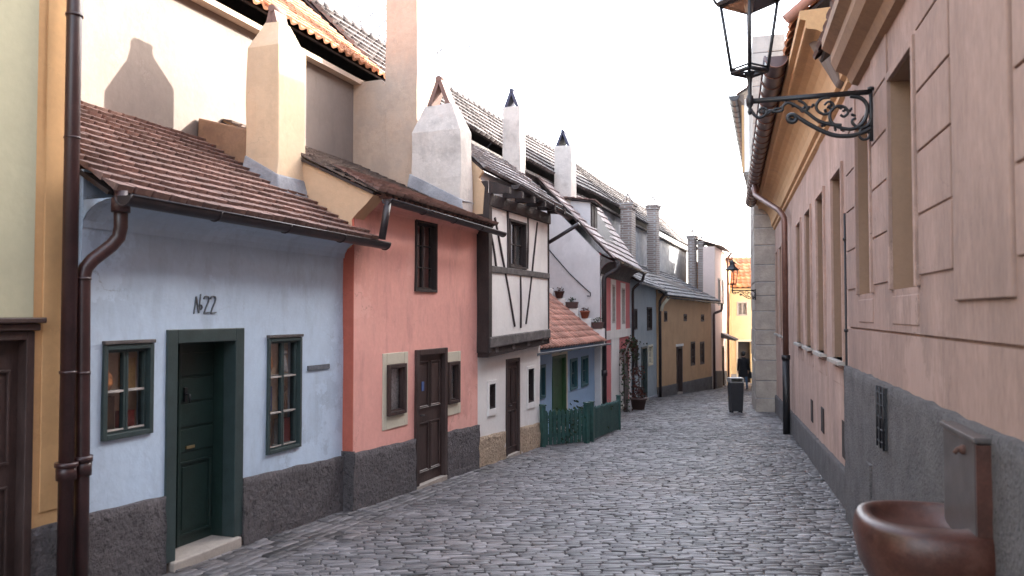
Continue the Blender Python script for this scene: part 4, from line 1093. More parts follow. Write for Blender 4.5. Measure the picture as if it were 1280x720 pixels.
window(F2, dmo, [sd0 + .12, sd1 - .12, zf + .08, zt_ - .06], n=nf + .02, m='brown', rows=1, cols=2, pane_m='glass', back=None, recess=-.02) if False else None
mbx = MB(); mbx.box(F2, sd0 + .06, sd1 - .06, nf + .001, nf + .03, zf + .06, zt_ - .04); mbx.build('dormer_window', M['timber'], dmo)
mbx = MB(); mbx.box(F2, (sd0 + sd1) / 2 - .02, (sd0 + sd1) / 2 + .02, nf + .031, nf + .045, zf + .06, zt_ - .04); mbx.build('mullion', M['brown'], dmo)
tiles(F2.p(sd0 - .12, nf + .15, zt_ + .03), F2.p(sd1 + .12, nf + .15, zt_ + .03), F2.p(sd0 - .12, nbk, zt_ + .17), F2.p(sd1 + .12, nbk, zt_ + .17), .2, .2, M['tile_red'], dmo, name='dormer_roof', board=.04)
chimney_px(F2, 693, 714, 721, -.95, 182, 4.6, M['white_chim'], h, cap='bridge', capm='cap_blue')
# iron handrail on the gable
r_ = MB(); 
def gp(px, py):
    r0 = ray(px, py); o = F2.o - F2.d * .09; den = r0.x * F2.d.x + r0.y * F2.d.y; t = (o.x * F2.d.x + o.y * F2.d.y) / den
    return Vector((r0.x * t, r0.y * t, EYE + r0.z * t))
r_.tube([gp(678, 303), gp(712, 342), gp(733, 362), gp(738, 366), gp(738, 370), gp(734, 370)], .016, 6)
r_.tube([gp(694, 321), gp(694, 321) + Vector((.02, .09, -.03))], .012, 5); r_.tube([gp(722, 351), gp(722, 351) + Vector((.02, .09, -.03))], .012, 5)
r_.build('handrail', M['iron'], h)

# climbing vine by the door
c = F2.p(F2.s(770), .15, F2.g(F2.s(770)))
vr = root('climbing_vine', c, 'dark climbing vine arching over the doorway of the crimson house', 'climbing plant')
mbs = MB(); mbl = MB(); mbr = MB()
sA = F2.s(772.5); sB = F2.s(786); gA = F2.g(sA); ztv = F2.on(778, 436)[1]
path = [F2.p(sA, .2, gA), F2.p(sA + .1, .22, gA + .9), F2.p(sA, .2, ztv - .2), F2.p(sA + .5, .22, ztv + .15), F2.p((sA + sB) / 2, .24, ztv + .25), F2.p(sB - .1, .22, ztv + .05), F2.p(sB, .2, ztv - .5)]
for dd_ in range(3):
    mbs.tube([p + Vector((random.uniform(-.05, .05), random.uniform(-.05, .05), random.uniform(-.05, .05))) for p in path], [.03, .028, .024, .02, .018, .014, .008], 6)
mbs.build('stem', M['bark'], vr)
def leafc(mb, c, sd_, k, sz):
    for _ in range(k):
        p = c + Vector((random.gauss(0, sd_), random.gauss(0, sd_), random.gauss(0, sd_)))
        d = Vector((random.uniform(-1, 1), random.uniform(-1, 1), random.uniform(-1, .6))).normalized() * sz
        e = d.cross(Vector((random.random(), random.random(), .4))).normalized() * sz * .4
        mb.quad(p, p + d * .5 + e, p + d, p + d * .5 - e, t=random.random())
for a, b in zip(path, path[1:]):
    for i in range(7): leafc(mbl if random.random() < .7 else mbr, a.lerp(b, i / 7), .075, 16, .075)
mbl.build('foliage', M['leaf'], vr); mbr.build('dry_foliage', M['leaf_red'], vr)
# big shrub/pot under it
c = F2.p(F2.s(779), .45, F2.g(F2.s(779), .45))
sr = root('potted_shrub', c, 'dark reddish shrub in a low pot beside the crimson house doorway', 'shrub')
mb = MB(); mb.lathe(c, [(.001, 0), (.18, 0), (.24, .3), (.27, .3), (.27, .35), (.2, .35), (.2, .3), (.001, .3)], 16); mb.build('pot', M['trough'], sr)
mb = MB(); mb.tube([c + Vector((0, 0, .2)), c + Vector((.03, 0, .8)), c + Vector((-.02, .02, 1.5))], [.03, .02, .01], 6); mb.build('stem', M['bark'], sr)
mb = MB()
for k in range(20): leafc(mb, c + Vector((random.gauss(0, .1), random.gauss(0, .1), random.uniform(.4, 1.25))), .07, 13, .075)
mb.build('foliage', M['leaf_red'], sr)

# =========================================================================== GREY-BLUE HOUSE
h = root('grey_house', FG.p(2.8, 0, FG.g(2.8)), 'narrow grey-blue house with a dark green door between crimson and ochre houses', 'house')
L = FG.len
dg = FG.rect(801, 808.5, 433, 495); dg[2] = FG.g(dg[0]) + .05
gw = [FG.rect(793, 796, 386, 412), FG.rect(808.5, 814.5, 384, 413), FG.rect(809.8, 815.5, 431, 457), FG.rect(793.5, 796.5, 432, 462)]
wall(FG, 0, L, -2.1, 2.95, 0, gw + [[dg[0], dg[1], -2.1, dg[3]]], m=M['grey_blue'], parent=h)
for i, r in enumerate(gw): window(FG, h, r, m='ivory' if i == 2 else 'timber', fw=.06, rows=3, cols=2 if i in (1, 2) else 1)
door(FG, h, dg, fw=.08, m='green_leaf', fm='green', recess=.1, planks=3, step='step')
plinth(FG, 0, L, -1.1, -1.35, 0, M['cement'], h, [(dg[0], dg[1])], wob=.004)
tiles(FG.p(0, .35, 2.86), FG.p(L, .35, 2.72), FG.p(0, nback(FG, 0) or -1.2, 3.9), FG.p(L, nback(FG, L) or -1.2, 3.85), .22, .26, M['tile_grey'], h)
half_gutter(FG, 0, L, .42, 2.8, 2.68, .05, M['zinc'], h)
chimney_px(FG, 776, 790, 795, -.35, 256, 3.0, M['brick'], h, cap='brick', wob=.008)
x = FG.p(L - .02, .14, 0)
pipe([FG.p(L - .05, .42, 2.68), FG.p(L - .02, .14, 2.3), (x.x, x.y, -1.8)], .055, M['gutter'], h)

# =========================================================================== OCHRE HOUSE
h = root('ochre_house', FO.p(4, 0, FO.g(4)), 'broad ochre house with grey plinth and pale grey tiled roof past the grey house', 'house')
L = FO.len
do = FO.rect(845, 852.5, 433, 489); do[2] = FO.g(do[0]) + .05
ow = [FO.rect(863, 868.5, 427, 457), FO.rect(874.7, 880, 427, 455.5), FO.rect(830, 834, 389, 402), FO.rect(854.5, 858.5, 392.5, 401.5), FO.rect(876, 880, 393, 402)]
wall(FO, 0, L, -2.6, 2.6, 0, ow + [[do[0], do[1], -2.6, do[3]]], m=M['ochre'], parent=h)
for i, r in enumerate(ow): window(FO, h, r, m='brown', fw=.07, rows=3 if i < 2 else 1, cols=2 if i < 2 else 1, wd=.04, proud=.01)
door(FO, h, do, fw=.1, recess=.12, planks=3)
mbx = MB(); mbx.box(FO, do[0] - .05, do[1] + .05, 0, .05, do[3] + .005, do[3] + .1); mbx.build('door_lintel', M['white'], h)
plinth(FO, 0, L, FO.on(823, 484)[1], FO.on(887, 471)[1], 0, M['rough_grey'], h, [(do[0], do[1])], wob=.004)
n_o0 = nback(FO, .2) or -1.5; n_o1 = nback(FO, L) or -1.7
tiles(FO.p(-.1, .38, 2.5), FO.p(L + .3, .38, 2.36), FO.p(-.1, n_o0, 3.9), FO.p(L + .3, n_o1, 3.8), .25, .3, M['tile_grey'], h, thick=.04)
half_gutter(FO, -.1, L + .3, .46, 2.44, 2.3, .055, M['gutter'], h)
mbx = MB(); mbx.box(FO, -.05, .0, -1.4, 0, 1, 3); mbx.build('side_wall', M['ochre'], h)
pipe([FO.p(-.02, .46, 2.42), FO.p(.02, .2, 2.15), FO.p(.02, .14, 1.9)], .06, M['ivory'], h, name='gutter_elbow')
pipe([FO.p(L + .25, .46, 2.3), FO.p(L + .2, .46, 1.95), FO.p(L - .1, .15, 1.8), FO.p(L - .1, .15, -2.0)], .06, M['copper_dark'], h)
chimney_px(FO, 809, 821, 825, -.85, 258, 2.9, M['brick'], h, cap='brick', wob=.008)
chimney_px(FO, 860, 868, 872, -.95, 296, 3.0, M['brick'], h, cap='brick', wob=.008)
chimney_px(FO, 872.5, 879, 882, -.6, 303, 2.9, M['brick'], h, cap='brick', wob=.008)

# =========================================================================== FAR LEFT
FF = Frame((9.95, 39.2), (11.6, 43.4))
h = root('rose_house', FF.p(2, 0, FF.g(2)), 'sunlit rose pink house beyond the ochre house', 'house')
wall(FF, 0, FF.len, -2.6, 5.1, 0, [[1.2, 2.0, 2.2, 3.6], [2.9, 3.6, 2.2, 3.6], [2.6, 3.4, -2.6, .1]], m=M['rose'], parent=h, thick=.4)
wall(FF, 0, FF.len, -2.6, 5.1, -.5, m=M['cream'], parent=h, name='rear_wall', thick=.2)
mbx = MB(); mbx.box(FF, -.01, .3, -.6, -.0, -2.6, 5.1); mbx.build('side_wall', M['rose'], h)
tiles(FF.p(-.05, .3, 5.12), FF.p(FF.len, .3, 5.12), FF.p(-.05, -.9, 5.5), FF.p(FF.len, -.9, 5.5), .25, .3, M['tile_salmon'], h)
window(FF, h, [1.2, 2.0, 2.2, 3.6], m='worn_white', fw=.07); window(FF, h, [2.9, 3.6, 2.2, 3.6], m='worn_white', fw=.07)
door(FF, h, [2.6, 3.4, gz(42) , .1], m='brown')
plinth(FF, 0, FF.len, -1.0, -1.3, 0, M['rough_grey'], h, [(2.6, 3.4)], wob=.004)
mbx = MB(); mbx.hexa([FF.p(2.2, 0, .55), FF.p(3.7, 0, .55), FF.p(3.7, .7, .4), FF.p(2.2, .7, .4), FF.p(2.2, 0, .8), FF.p(3.7, 0, .8), FF.p(3.7, .75, .46), FF.p(2.2, .75, .46)]); mbx.build('door_canopy', M['timber_grey'], h)
pipe([FF.p(FF.len - .1, .35, 5.1), FF.p(FF.len - .1, .12, 4.8), FF.p(FF.len - .1, .12, -2.2)], .06, M['copper'], h)
FF2 = Frame((11.62, 43.45), (13.0, 47.3))
h = root('amber_yellow_house', FF2.p(2, 0, FF2.g(2)), 'sunlit amber yellow house wall between the rose house and the end house', 'house')
wall(FF2, 0, FF2.len, -2.8, 4.7, 0, [[1.4, 2.1, 1.6, 3.0], [1.0, 1.8, -2.8, -.1]], m=M['ochre_near'], parent=h, thick=.4)
window(FF2, h, [1.4, 2.1, 1.6, 3.0], m='brown', fw=.07); door(FF2, h, [1.0, 1.8, gz(44.6), -.1], m='brown')
mbx = MB(); mbx.box(FF2, 0, FF2.len, -1.9, -1.6, -2.8, 4.7); mbx.build('rear_wall', M['ochre_near'], h)
tiles(FF2.p(0, .35, 4.72), FF2.p(FF2.len, .35, 4.72), FF2.p(0, -1.9, 5.6), FF2.p(FF2.len, -1.9, 5.6), .25, .3, M['tile_orange'], h)
# end house facing the camera
FE = Frame((12.75, 46.3), (17.5, 45.6)); FE.n = Vector((-.146, -.989)).normalized()
h = root('end_house', FE.p(1, 0, gz(46)), 'yellow house closing the lane with orange roof and dark doorway', 'house')
we = FE.rect(921, 935, 377, 395); de = FE.rect(922, 938, 427, 470); de[2] = gz(46)
wall(FE, -.6, 5, -3, 3.25, 0, [we, [de[0], de[1], -3, de[3]]], m=M['yellow'], parent=h, thick=.4)
mbx = MB(); mbx.box(FE, -.6, 5, -5, -4.7, -3, 3.25); mbx.build('rear_wall', M['yellow'], h)
tiles(FE.p(-.7, .3, 3.3), FE.p(5, .3, 3.3), FE.p(-.7, -2.4, 5.2), FE.p(5, -2.4, 5.2), .3, .35, M['tile_orange'], h, style='pan', thick=.04)
tiles(FE.p(5, -5.1, 3.3), FE.p(-.7, -5.1, 3.3), FE.p(5, -2.4, 5.2), FE.p(-.7, -2.4, 5.2), .3, .35, M['tile_orange'], h, name='rear_roof')
window(FE, h, we, m='worn_white', fw=.07, cols=2, rows=1, back='paper', depth=.15)
mbx = MB(); mbx.box(FE, de[0], de[1], -.5, -.35, de[2], de[3]); do_ = mbx.build('door', M['dark'], h)
mbx = MB(); mbx.box(FE, de[0] - .1, de[0], -.1, .04, de[2], de[3] + .12); mbx.box(FE, de[0], de[1] + .1, -.1, .04, de[3], de[3] + .12); mbx.build('door_frame', M['ivory'], do_)
mbx = MB(); mbx.box(FE, -.6, de[0] - .1, 0, .03, -3, gz(46) + .5); mbx.build('plinth', M['cement'], h)

# =========================================================================== RIGHT SIDE
# near dusty pink house: s along FR is about y*1.0366
S = frs
h = root('dusty_pink_house', FR.p(S(4), 0, gz(4)), 'dusty pink grooved wall with tall recessed windows at the right edge', 'house')
wA = [S(5.28), S(6.08), 1.98, 3.58]; wB = [S(6.95), S(7.68), 1.98, 3.58]; wC = [S(2.1), S(2.9), 1.98, 3.58]
E1 = S(8.45)
wall(FR, S(-8), E1, 1.665, 4.1, 0, [wA, wB, wC], m=M['palace'], parent=h, thick=.4, wob=.004, step=.35)
wall(FR, S(-8), E1, 1.645, 1.665, -.022, [], m=M['palace'], parent=h, thick=.378, wob=.004, step=.35, name='groove')
wall(FR, S(-8), E1, -.7, 1.645, 0, [], m=M['palace'], parent=h, thick=.4, wob=.004, step=.35, name='base_wall')
for w_ in (wA, wB, wC):
    window(FR, h, [w_[0], w_[1], w_[2], w_[3]], n=-.24, m='niche', fw=.05, back='dark', proud=.0, recess=.02, depth=.15, lintel=None)
def lining(par, w_, n0, n1):
    a, b, z0, z1 = w_; mb = MB(); t = .006
    mb.box(FR, b - t, b - .0005, n0, n1, z0 + .001, z1 - .001); mb.box(FR, a + .0005, a + t, n0, n1, z0 + .001, z1 - .001)
    mb.box(FR, a + t, b - t, n0, n1, z1 - t, z1 - .0005); mb.build('window_reveal', M['niche'], par)
for w_ in (wA, wB, wC): lining(h, w_, -.236, .0)
# rusticated blocks: raised plates leave grooves
zg_ = [2.04, 2.44, 2.85, 3.24, 3.65, 4.0]
mbx = MB(); gv = .008
def plate(a, b, z0, z1, pr_=.013):
    mbx.box(FR, a, b, -.02, pr_, z0, z1)
for (a, b) in ((S(4.42), S(5.2)), (S(6.17), S(6.87)), (S(7.76), S(8.42)), (S(2.98), S(3.42)), (S(.4), S(2.02)), (S(-3), S(.38))):
    for z0, z1 in zip(zg_, zg_[1:]):
        mbx = MB(); plate(a, b, z0 + gv, z1 - gv); mbx.build('rusticated_block', M['palace'], h, bevel=.006, wob=.004, wscale=2.5)
for w_ in (wA, wB, wC):
    a, b, z0, z1 = w_; t = .065; mbx = MB()
    mbx.box(FR, a - t, a, -.02, .028, z0 - .0, z1 + t); mbx.box(FR, b, b + t, -.02, .028, z0, z1 + t); mbx.box(FR, a, b, -.02, .028, z1, z1 + t)
    mbx.build('window_surround', M['palace'], h, bevel=.006)
    mbx = MB(); mbx.box(FR, a - .02, b + .02, -.02, .007, 1.72, 1.93); mbx.build('apron_panel', M['palace'], h, bevel=.006)
mbx = MB(); mbx.box(FR, S(3.46), S(4.36), -.02, .02, 1.87, 4.0); mbx.build('smooth_pilaster', M['palace'], h, bevel=.008)
mbx = MB()
plinth(FR, S(-8), E1, 1.25, 1.25, 0, M['rough_grey'], h, proud=.05, step=.05, wob=.01)
mbx = MB()
prof = [(0, 3.98), (.06, 4.0), (.1, 4.08), (.2, 4.14), (.24, 4.22), (.24, 4.3), (.32, 4.36), (.32, 4.46), (0, 4.5)]
def mould(mbx, F, prof, s0, s1, flip=False, step=3):
    A = [F.p(s0, n_, z_) for n_, z_ in prof]; B = [F.p(s1, n_, z_) for n_, z_ in prof]
    for i in range(len(prof) - 1): mbx.quad(A[i], B[i], B[i+1], A[i+1])
    mbx.quad(*A); mbx.quad(*B)
mould(mbx, FR, prof, S(-8), S(7.6)); mbx.build('cornice', M['brown_cornice'], h)
tiles(FR.p(S(-8), .3, 4.5), FR.p(S(8.45), .3, 4.5), FR.p(S(-8), -1.6, 6.0), FR.p(S(8.45), -1.6, 6.0), .3, .3, M['tile_red'], h)
# vents
def vent(F, par, pl, pr_, pt, pb, n=.07):
    r = F.rect(pr_, pl, pt, pb, n); r = [min(r[0], r[1]), max(r[0], r[1]), r[2], r[3]]
    mb = MB(); mb.box(F, r[0], r[1], n - .03, n, r[2], r[3]); v = mb.build('vent_grille', M['iron'], par)
    mb = MB()
    k = 5
    for i in range(k): z = r[2] + (r[3] - r[2]) * (i + .5) / k; mb.tube([F.p(r[0], n + .006, z), F.p(r[1], n + .006, z)], .008, 5)
    for s in (r[0], (r[0] + r[1]) / 2, r[1]): mb.tube([F.p(s, n + .01, r[2]), F.p(s, n + .01, r[3])], .008, 5)
    mb.build('grille_bar', M['iron'], v)
vent(FR, h, 1096, 1104, 483, 558); 
mbx = MB(); r = FR.rect(1081, 1086, 576, 616, .055); mbx.box(FR, min(r[0], r[1]), max(r[0], r[1]), .03, .07, r[2], r[3]); mbx.build('service_hatch', M['rough_grey'], h, bevel=.004)
# block added out of view, tall enough to keep sun off the lane
mbx = MB(); mbx.box(FR, S(-8), S(8.5), -7, -1.5, 3.9, 9.1); mbx.build('unseen_shade_block', M['palace'], h)

h = root('long_rose_house', FR.p(S(15), 0, gz(15)), 'long pale rose building with a row of narrow tall windows and copper gutter', 'building')
RC = -.07     # slightly recessed plane
ws = []
for i in range(8):
    if i == 4: continue
    y0 = 9.25 + 1.8 * i; ws.append([S(y0), S(y0 + .9), 1.25, 3.5])
vs = [[S(y), S(y + .3), z0, z1] for y, z0, z1 in ((9.2, .12, .55), (11.4, .1, .45), (12.9, .05, .4))]
E2 = S(23.2)
wall(FR, E1, E2, -1.6, 4.4, RC, ws, m=M['palace2'], parent=h, thick=.4, wob=.01, step=.4)
for w_ in ws:
    window(FR, h, w_, n=RC - .22, m='niche', fw=.05, back='dark', proud=0, recess=.02, depth=.15)
    lining(h, w_, RC - .21, RC)
    surround(FR, h, w_, RC, .06, 'palace2', proud=.03, wb=.001)
    mbx = MB(); mbx.box(FR, w_[0] - .05, w_[1] + .05, RC - .2, RC + .09, w_[2] - .05, w_[2]); mbx.build('window_sill', M['sill'], h, bevel=.008)
for w_ in ws:
    t = .1; mbx = MB(); mbx.box(FR, w_[0] - t, w_[1] + t, RC - .02, RC + .01, .95, 1.15); mbx.build('apron_panel', M['palace2'], h, bevel=.006)
for r in vs:
    mbx = MB(); mbx.box(FR, r[0], r[1], RC - .02, RC + .012, r[2], r[3]); v = mbx.build('vent_grille', M['timber'], h)
plinth(FR, E1, E2, .06 + 0, -.55, RC, M['rough_grey'], h, proud=.05, wob=.006)
mbx = MB()
prof = [(RC, 4.22), (RC + .05, 4.25), (RC + .05, 4.31), (RC + .1, 4.34)] + [(RC + .1 + .34 * (1 - math.cos(a * math.pi / 12)), 4.34 + .52 * math.sin(a * math.pi / 12)) for a in range(1, 7)] + [(RC + .46, 4.87), (RC + .46, 4.95), (RC + .52, 4.97), (RC + .52, 5.06), (RC, 5.08)]
mould(mbx, FR, prof, E1 - .05, E2); mbx.build('cornice', M['cove'], h)
for o_ in [bpy.data.objects[-1]] if False else []: pass
tiles(FR.p(S(8.9), .5, 5.1), FR.p(E2, .5, 5.1), FR.p(S(8.9), -1.6, 6.9), FR.p(E2, -1.6, 6.9), .3, .3, M['tile_orange'], h)
mbx = MB(); mbx.hexa([FR.p(S(8.6), RC, 4.3), FR.p(S(8.9), RC, 4.3), FR.p(S(8.9), RC + .1, 4.32), FR.p(S(8.6), RC + .1, 4.32), FR.p(S(8.6), RC, 5.1), FR.p(S(8.9), RC, 5.1), FR.p(S(8.9), .45, 5.08), FR.p(S(8.6), .35, 5.08)]); mbx.build('verge_plaster', M['cream'], h, bevel=.03)
mbx = MB(); mbx.tube([FR.p(S(8.85), .56, 5.14), FR.p(S(8.85), -1.6, 6.95)], .06, 8); mbx.build('verge_tile', M['tile_salmon'], h)
# big round copper gutter with seams
Y0g, Y1g = 10.0, 23.0
g_ = half_gutter(FR, S(Y0g), S(Y1g), .6, 5.1, 5.04, .14, M['copper_dark'], h, brackets=False)
mbx = MB(); k = 26
for i in range(k + 1):
    s = S(Y0g) + (S(Y1g) - S(Y0g)) * i / k
    mbx = MB(); mbx.tube([FR.p(s, .6 + math.cos(R(180 + q * 22.5)) * .146, 5.1 - .06 * i / k + math.sin(R(180 + q * 22.5)) * .146) for q in range(9)], .011, 5)
    mbx.build('gutter_bracket', M['copper'], g_)
yP = 17.0
a_ = FR.p(S(21), .6, 4.98); 
pipe([FR.p(S(19.2), .6, 4.98), FR.p(S(19.0), .6, 4.65), FR.p(S(yP + .3), .16, 4.05), FR.p(S(yP), .07, 3.85), FR.p(S(yP), .07, .9)], .06, M['copper'], h, collars=[(FR.p(S(19.15), .6, 4.7), .16, 1.4)])
pipe([FR.p(S(yP), .07, .9), FR.p(S(yP), .07, -.85)], .075, M['iron'], h, name='pipe_foot', collars=[(FR.p(S(yP), .07, .82), .1, 1.2)])
# cable conduit at the joint of the two houses
pipe([FR.p(S(8.75), RC + .05, 2.9), FR.p(S(8.75), RC + .05, gz(8.75) + .02)], .013, M['iron'], h, name='cable_conduit', seg=8,
     collars=[(FR.p(S(8.75), RC + .05, z), .03, 1.8) for z in (2.6, 1.6, .9, .3)])
mbx = MB(); mbx.box(FR, E1 + .02, E1 + .09, RC, RC + .03, 0, 4.2); mbx.build('wall_lesene', M['palace2'], h)
mbx = MB(); mbx.box(FR, S(8.5) + .001, S(36), -7, -1.55, 4.3, 9.1); mbx.build('unseen_shade_block', M['palace2'], h)  # unseen block added to shade the lane and the lower left fronts

# stone buttress at the corner
h = root('stone_buttress', FR.p(S(26), .2, gz(26)), 'weathered sandstone corner pier rising from the lane behind the far lamp', 'pier')
mbx = MB(); z = -1.8; i = 0; EB = S(23.2)
while z < 9.5:
    hh = random.uniform(.38, .6); o_ = random.uniform(-.012, .012); t = random.random()
    sp_ = S(25.0 + random.uniform(-.3, .3))
    mbx.box(FR, EB, sp_ - .006, -.4, .52 + o_, z + .008, z + hh - .008, t=t); mbx.box(FR, sp_ + .006, S(27), -.4, .52 - o_, z + .008, z + hh - .008, t=1 - t)
    z += hh
mbx.build('stone_blocks', M['stone'], h, bevel=.02, wob=.02, wscale=3)
mbx = MB(); mbx.box(FR, EB + .02, S(27) - .02, -.4, .49, -1.9, 9.4); mbx.build('joint_core', M['cement'], h)

# grey building beyond
FD = Frame((8.3, 26.9), (13.65, 43.5), side=-1)
h = root('tall_grey_house', FD.p(4, 0, gz(31)), 'tall pale house beyond the sandstone pier with dark gutter high up', 'house')
wall(FD, 0, FD.len, -2.6, 6.2, 0, [], m=M['gable_grey'], parent=h, step=1, thick=.4)
wu = [[1.2 + 2.2 * k, 2.2 + 2.2 * k, 6.9, 8.4] for k in range(7)]
wall(FD, 0, FD.len, 6.5, 9.1, .42, wu, m=M['white'], parent=h, name='upper_wall', step=1, thick=.5)
for r in wu: window(FD, h, r, n=.42, m='worn_white', fw=.08, back='dark')
mbx = MB(); prof = [(0, 5.9), (.1, 6.1), (.38, 6.45), (.44, 6.5), (.44, 6.6), (0, 6.6)]; mould(mbx, FD, prof, 0, FD.len)
prof = [(.42, 8.9), (.5, 9.0), (.62, 9.1), (.62, 9.25), (.42, 9.25)]; mould(mbx, FD, prof, -.05, FD.len); mbx.build('cornice', M['cream'], h)
mbx = MB(); mbx.box(FD, .0, .18, .42, .5, 6.6, 8.9); mbx.build('corner_pilaster', M['cove'], h)
half_gutter(FD, -.1, FD.len, .74, 9.22, 9.2, .17, M['gutter'], h)
tiles(FD.p(-.1, .65, 9.25), FD.p(FD.len, .65, 9.25), FD.p(-.1, -2, 11), FD.p(FD.len, -2, 11), .4, .4, M['tile_salmon'], h)
mbx = MB(); mbx.box(FD, 0, FD.len, -3, -.42, -2.6, 9.2); mbx.build('house_body', M['gable_grey'], h)

# =========================================================================== LAMPS
def lamp(base, dirn, sc, label, flip=1):
    """wall lantern on a scrolled iron bracket: base on the wall at the height of the top bar; dirn unit 2-D out of the wall"""
    r0 = root('street_lamp', base, label, 'street lamp', 'iron lanterns on the right-hand wall')
    B = Vector(base); D = Vector((dirn[0], dirn[1], 0)).normalized(); X = Vector((-D.y, D.x, 0))
    k = .00173 * sc
    def q(x, y, off=0): return B + D * ((785 - x) * k) + Vector((0, 0, (425 - y) * k)) + X * off
    def spl(pts, n=6):
        P = [Vector(p) for p in pts]; out = []
        for i in range(len(P) - 1):
            p0, p1, p2, p3 = P[max(0, i-1)], P[i], P[i+1], P[min(len(P)-1, i+2)]
            for j in range(n):
                t = j / n; out.append(.5 * ((2*p1) + (p2-p0)*t + (2*p0-5*p1+4*p2-p3)*t*t + (3*p1-p0-3*p2+p3)*t**3))
        out.append(P[-1]); return out
    def curve(mb, pts, r, taper=True):
        P = spl([q(*p) for p in pts]); n = len(P)
        mb.tube(P, [r * 1.5 * sc * (1 - .35 * i / n if taper else 1) for i in range(n)], 7)
    b = MB()
    b.tube([q(788, 425), q(205, 432)], .019 * sc, 8); b.tube([q(788, 414), q(205, 421)], .008 * sc, 6)
    b.tube([q(785, 405), q(785, 665)], .016 * sc, 8)
    b.tube([q(785, 400), q(785, 415)], .028 * sc, 8)
    b.build('bracket_arm', M['iron'], r0)
    s = MB()
    curve(s, [(785, 600), (740, 622), (690, 634), (620, 628), (560, 602), (500, 565), (455, 532), (425, 512), (402, 518), (404, 542), (428, 548), (440, 530), (428, 522)], .013, False)
    curve(s, [(785, 560), (765, 590), (730, 596), (702, 575), (700, 556), (716, 548)], .011)
    curve(s, [(690, 436), (740, 450), (768, 490), (762, 545), (740, 580), (700, 600), (650, 592), (612, 570), (596, 535), (606, 500), (636, 482), (668, 492), (680, 518), (662, 536), (645, 526)], .012)
    curve(s, [(600, 436), (560, 440), (535, 470), (540, 500), (575, 520), (610, 500), (612, 470), (590, 458), (572, 474)], .010)
    curve(s, [(650, 580), (600, 572), (540, 548), (490, 505), (440, 470), (405, 450), (380, 462), (372, 486), (345, 492), (310, 484), (290, 500)], .011)
    curve(s, [(450, 440), (480, 460), (490, 490), (470, 500), (458, 486)], .009)
    curve(s, [(222, 470), (240, 500), (262, 515), (290, 505), (300, 480), (282, 466), (262, 478), (268, 494)], .010)
    curve(s, [(300, 500), (340, 478), (370, 470), (395, 440)], .008)
    curve(s, [(740, 600), (730, 636), (748, 655), (770, 650), (776, 628), (762, 616)], .009)
    for (x, y) in ((500, 480), (470, 485), (590, 485), (575, 500), (668, 502), (690, 508), (700, 530), (285, 492), (320, 486), (430, 460), (620, 590), (650, 600), (560, 575), (775, 620), (605, 470), (640, 488), (410, 530), (520, 470), (545, 555)):
        c = q(x, y); a = random.uniform(0, 6.28)
        d = (D * math.cos(a) + Vector((0, 0, math.sin(a)))) * .035 * sc; e = (D * -math.sin(a) + Vector((0, 0, math.cos(a)))) * .014 * sc; f = X * .009 * sc
        s.hexa([c - e * .3 - f, c + e * .3 - f, c + e * .3 + f, c - e * .3 + f, c + d * .5 - e - f, c + d * .5 + e - f, c + d - f * .3, c + d * .9 + f * .3])
        s.sphere(c, .014 * sc, 6)
    s.build('scrollwork', M['iron'], r0)
    # post
    px_ = 218; p = MB(); c0 = q(px_, 425)
    zb_ = .25 * sc; pr_ = [(.001, -.13 * sc), (.012 * sc, -.125 * sc), (.02 * sc, -.1 * sc), (.012 * sc, -.07 * sc), (.03 * sc, -.04 * sc), (.034 * sc, 0), (.03 * sc, .03 * sc), (.018 * sc, .05 * sc), (.018 * sc, .15 * sc), (.03 * sc, .22 * sc), (.05 * sc, zb_), (.001, zb_)]
    p.lathe(c0, pr_, 12); p.build('post', M['iron'], r0)
    base_ = c0 + Vector((0, 0, zb_)); rb, rt, H = .15 * sc, .245 * sc, .64 * sc
    cor = [D, X, -D, -X]
    lf = MB()
    for i in range(4):
        a, b2 = cor[i], cor[(i + 1) % 4]
        lf.tube([base_ + a * rb, base_ + a * rt + Vector((0, 0, H))], .0145 * sc, 6)
        for rr, zz, th in ((rb, 0, .018), (rb * 1.03, .035 * sc, .009), (rt, H, .02), (rt * .985, H - .035 * sc, .009)):
            lf.tube([base_ + a * rr + Vector((0, 0, zz)), base_ + b2 * rr + Vector((0, 0, zz))], th * sc, 6)
        lf.tube([base_, base_ + a * rb], .009 * sc, 6)
    lf.build('lantern_frame', M['iron'], r0)
    gp_ = MB()
    for i in range(4):
        a, b2 = cor[i], cor[(i + 1) % 4]
        gp_.quad(base_ + a * rb * .97, base_ + b2 * rb * .97, base_ + b2 * rt * .97 + Vector((0, 0, H)), base_ + a * rt * .97 + Vector((0, 0, H)))
    gp_.build('lantern_glass', M['lampglass'], r0)
    rf_ = MB(); ang = math.atan2(D.y, D.x)
    rf_.lathe(base_ + Vector((0, 0, H)), [(rt * 1.12, -.03 * sc), (rt * 1.18, 0), (rt * 1.05, .02 * sc), (rt * .7, .1 * sc), (rt * .45, .2 * sc), (rt * .4, .27 * sc), (rt * .5, .29 * sc), (rt * .3, .36 * sc), (rt * .1, .4 * sc), (rt * .08, .47 * sc), (rt * .16, .5 * sc), (.001, .6 * sc)], 4, rot=ang)
    rf_.lathe(base_ + Vector((0, 0, H)), [(rt * 1.1, -.028 * sc), (.01, .05 * sc)], 4, rot=ang)
    for i in range(4): rf_.tube([base_ + cor[i] * rt * 1.15 + Vector((0, 0, H)), base_ + cor[i] * rt * 1.25 + Vector((0, 0, H + .05 * sc)), base_ + cor[i] * rt * 1.18 + Vector((0, 0, H + .09 * sc))], [.014 * sc, .011 * sc, .004 * sc], 6)
    rf_.build('lantern_roof', M['iron'], r0)
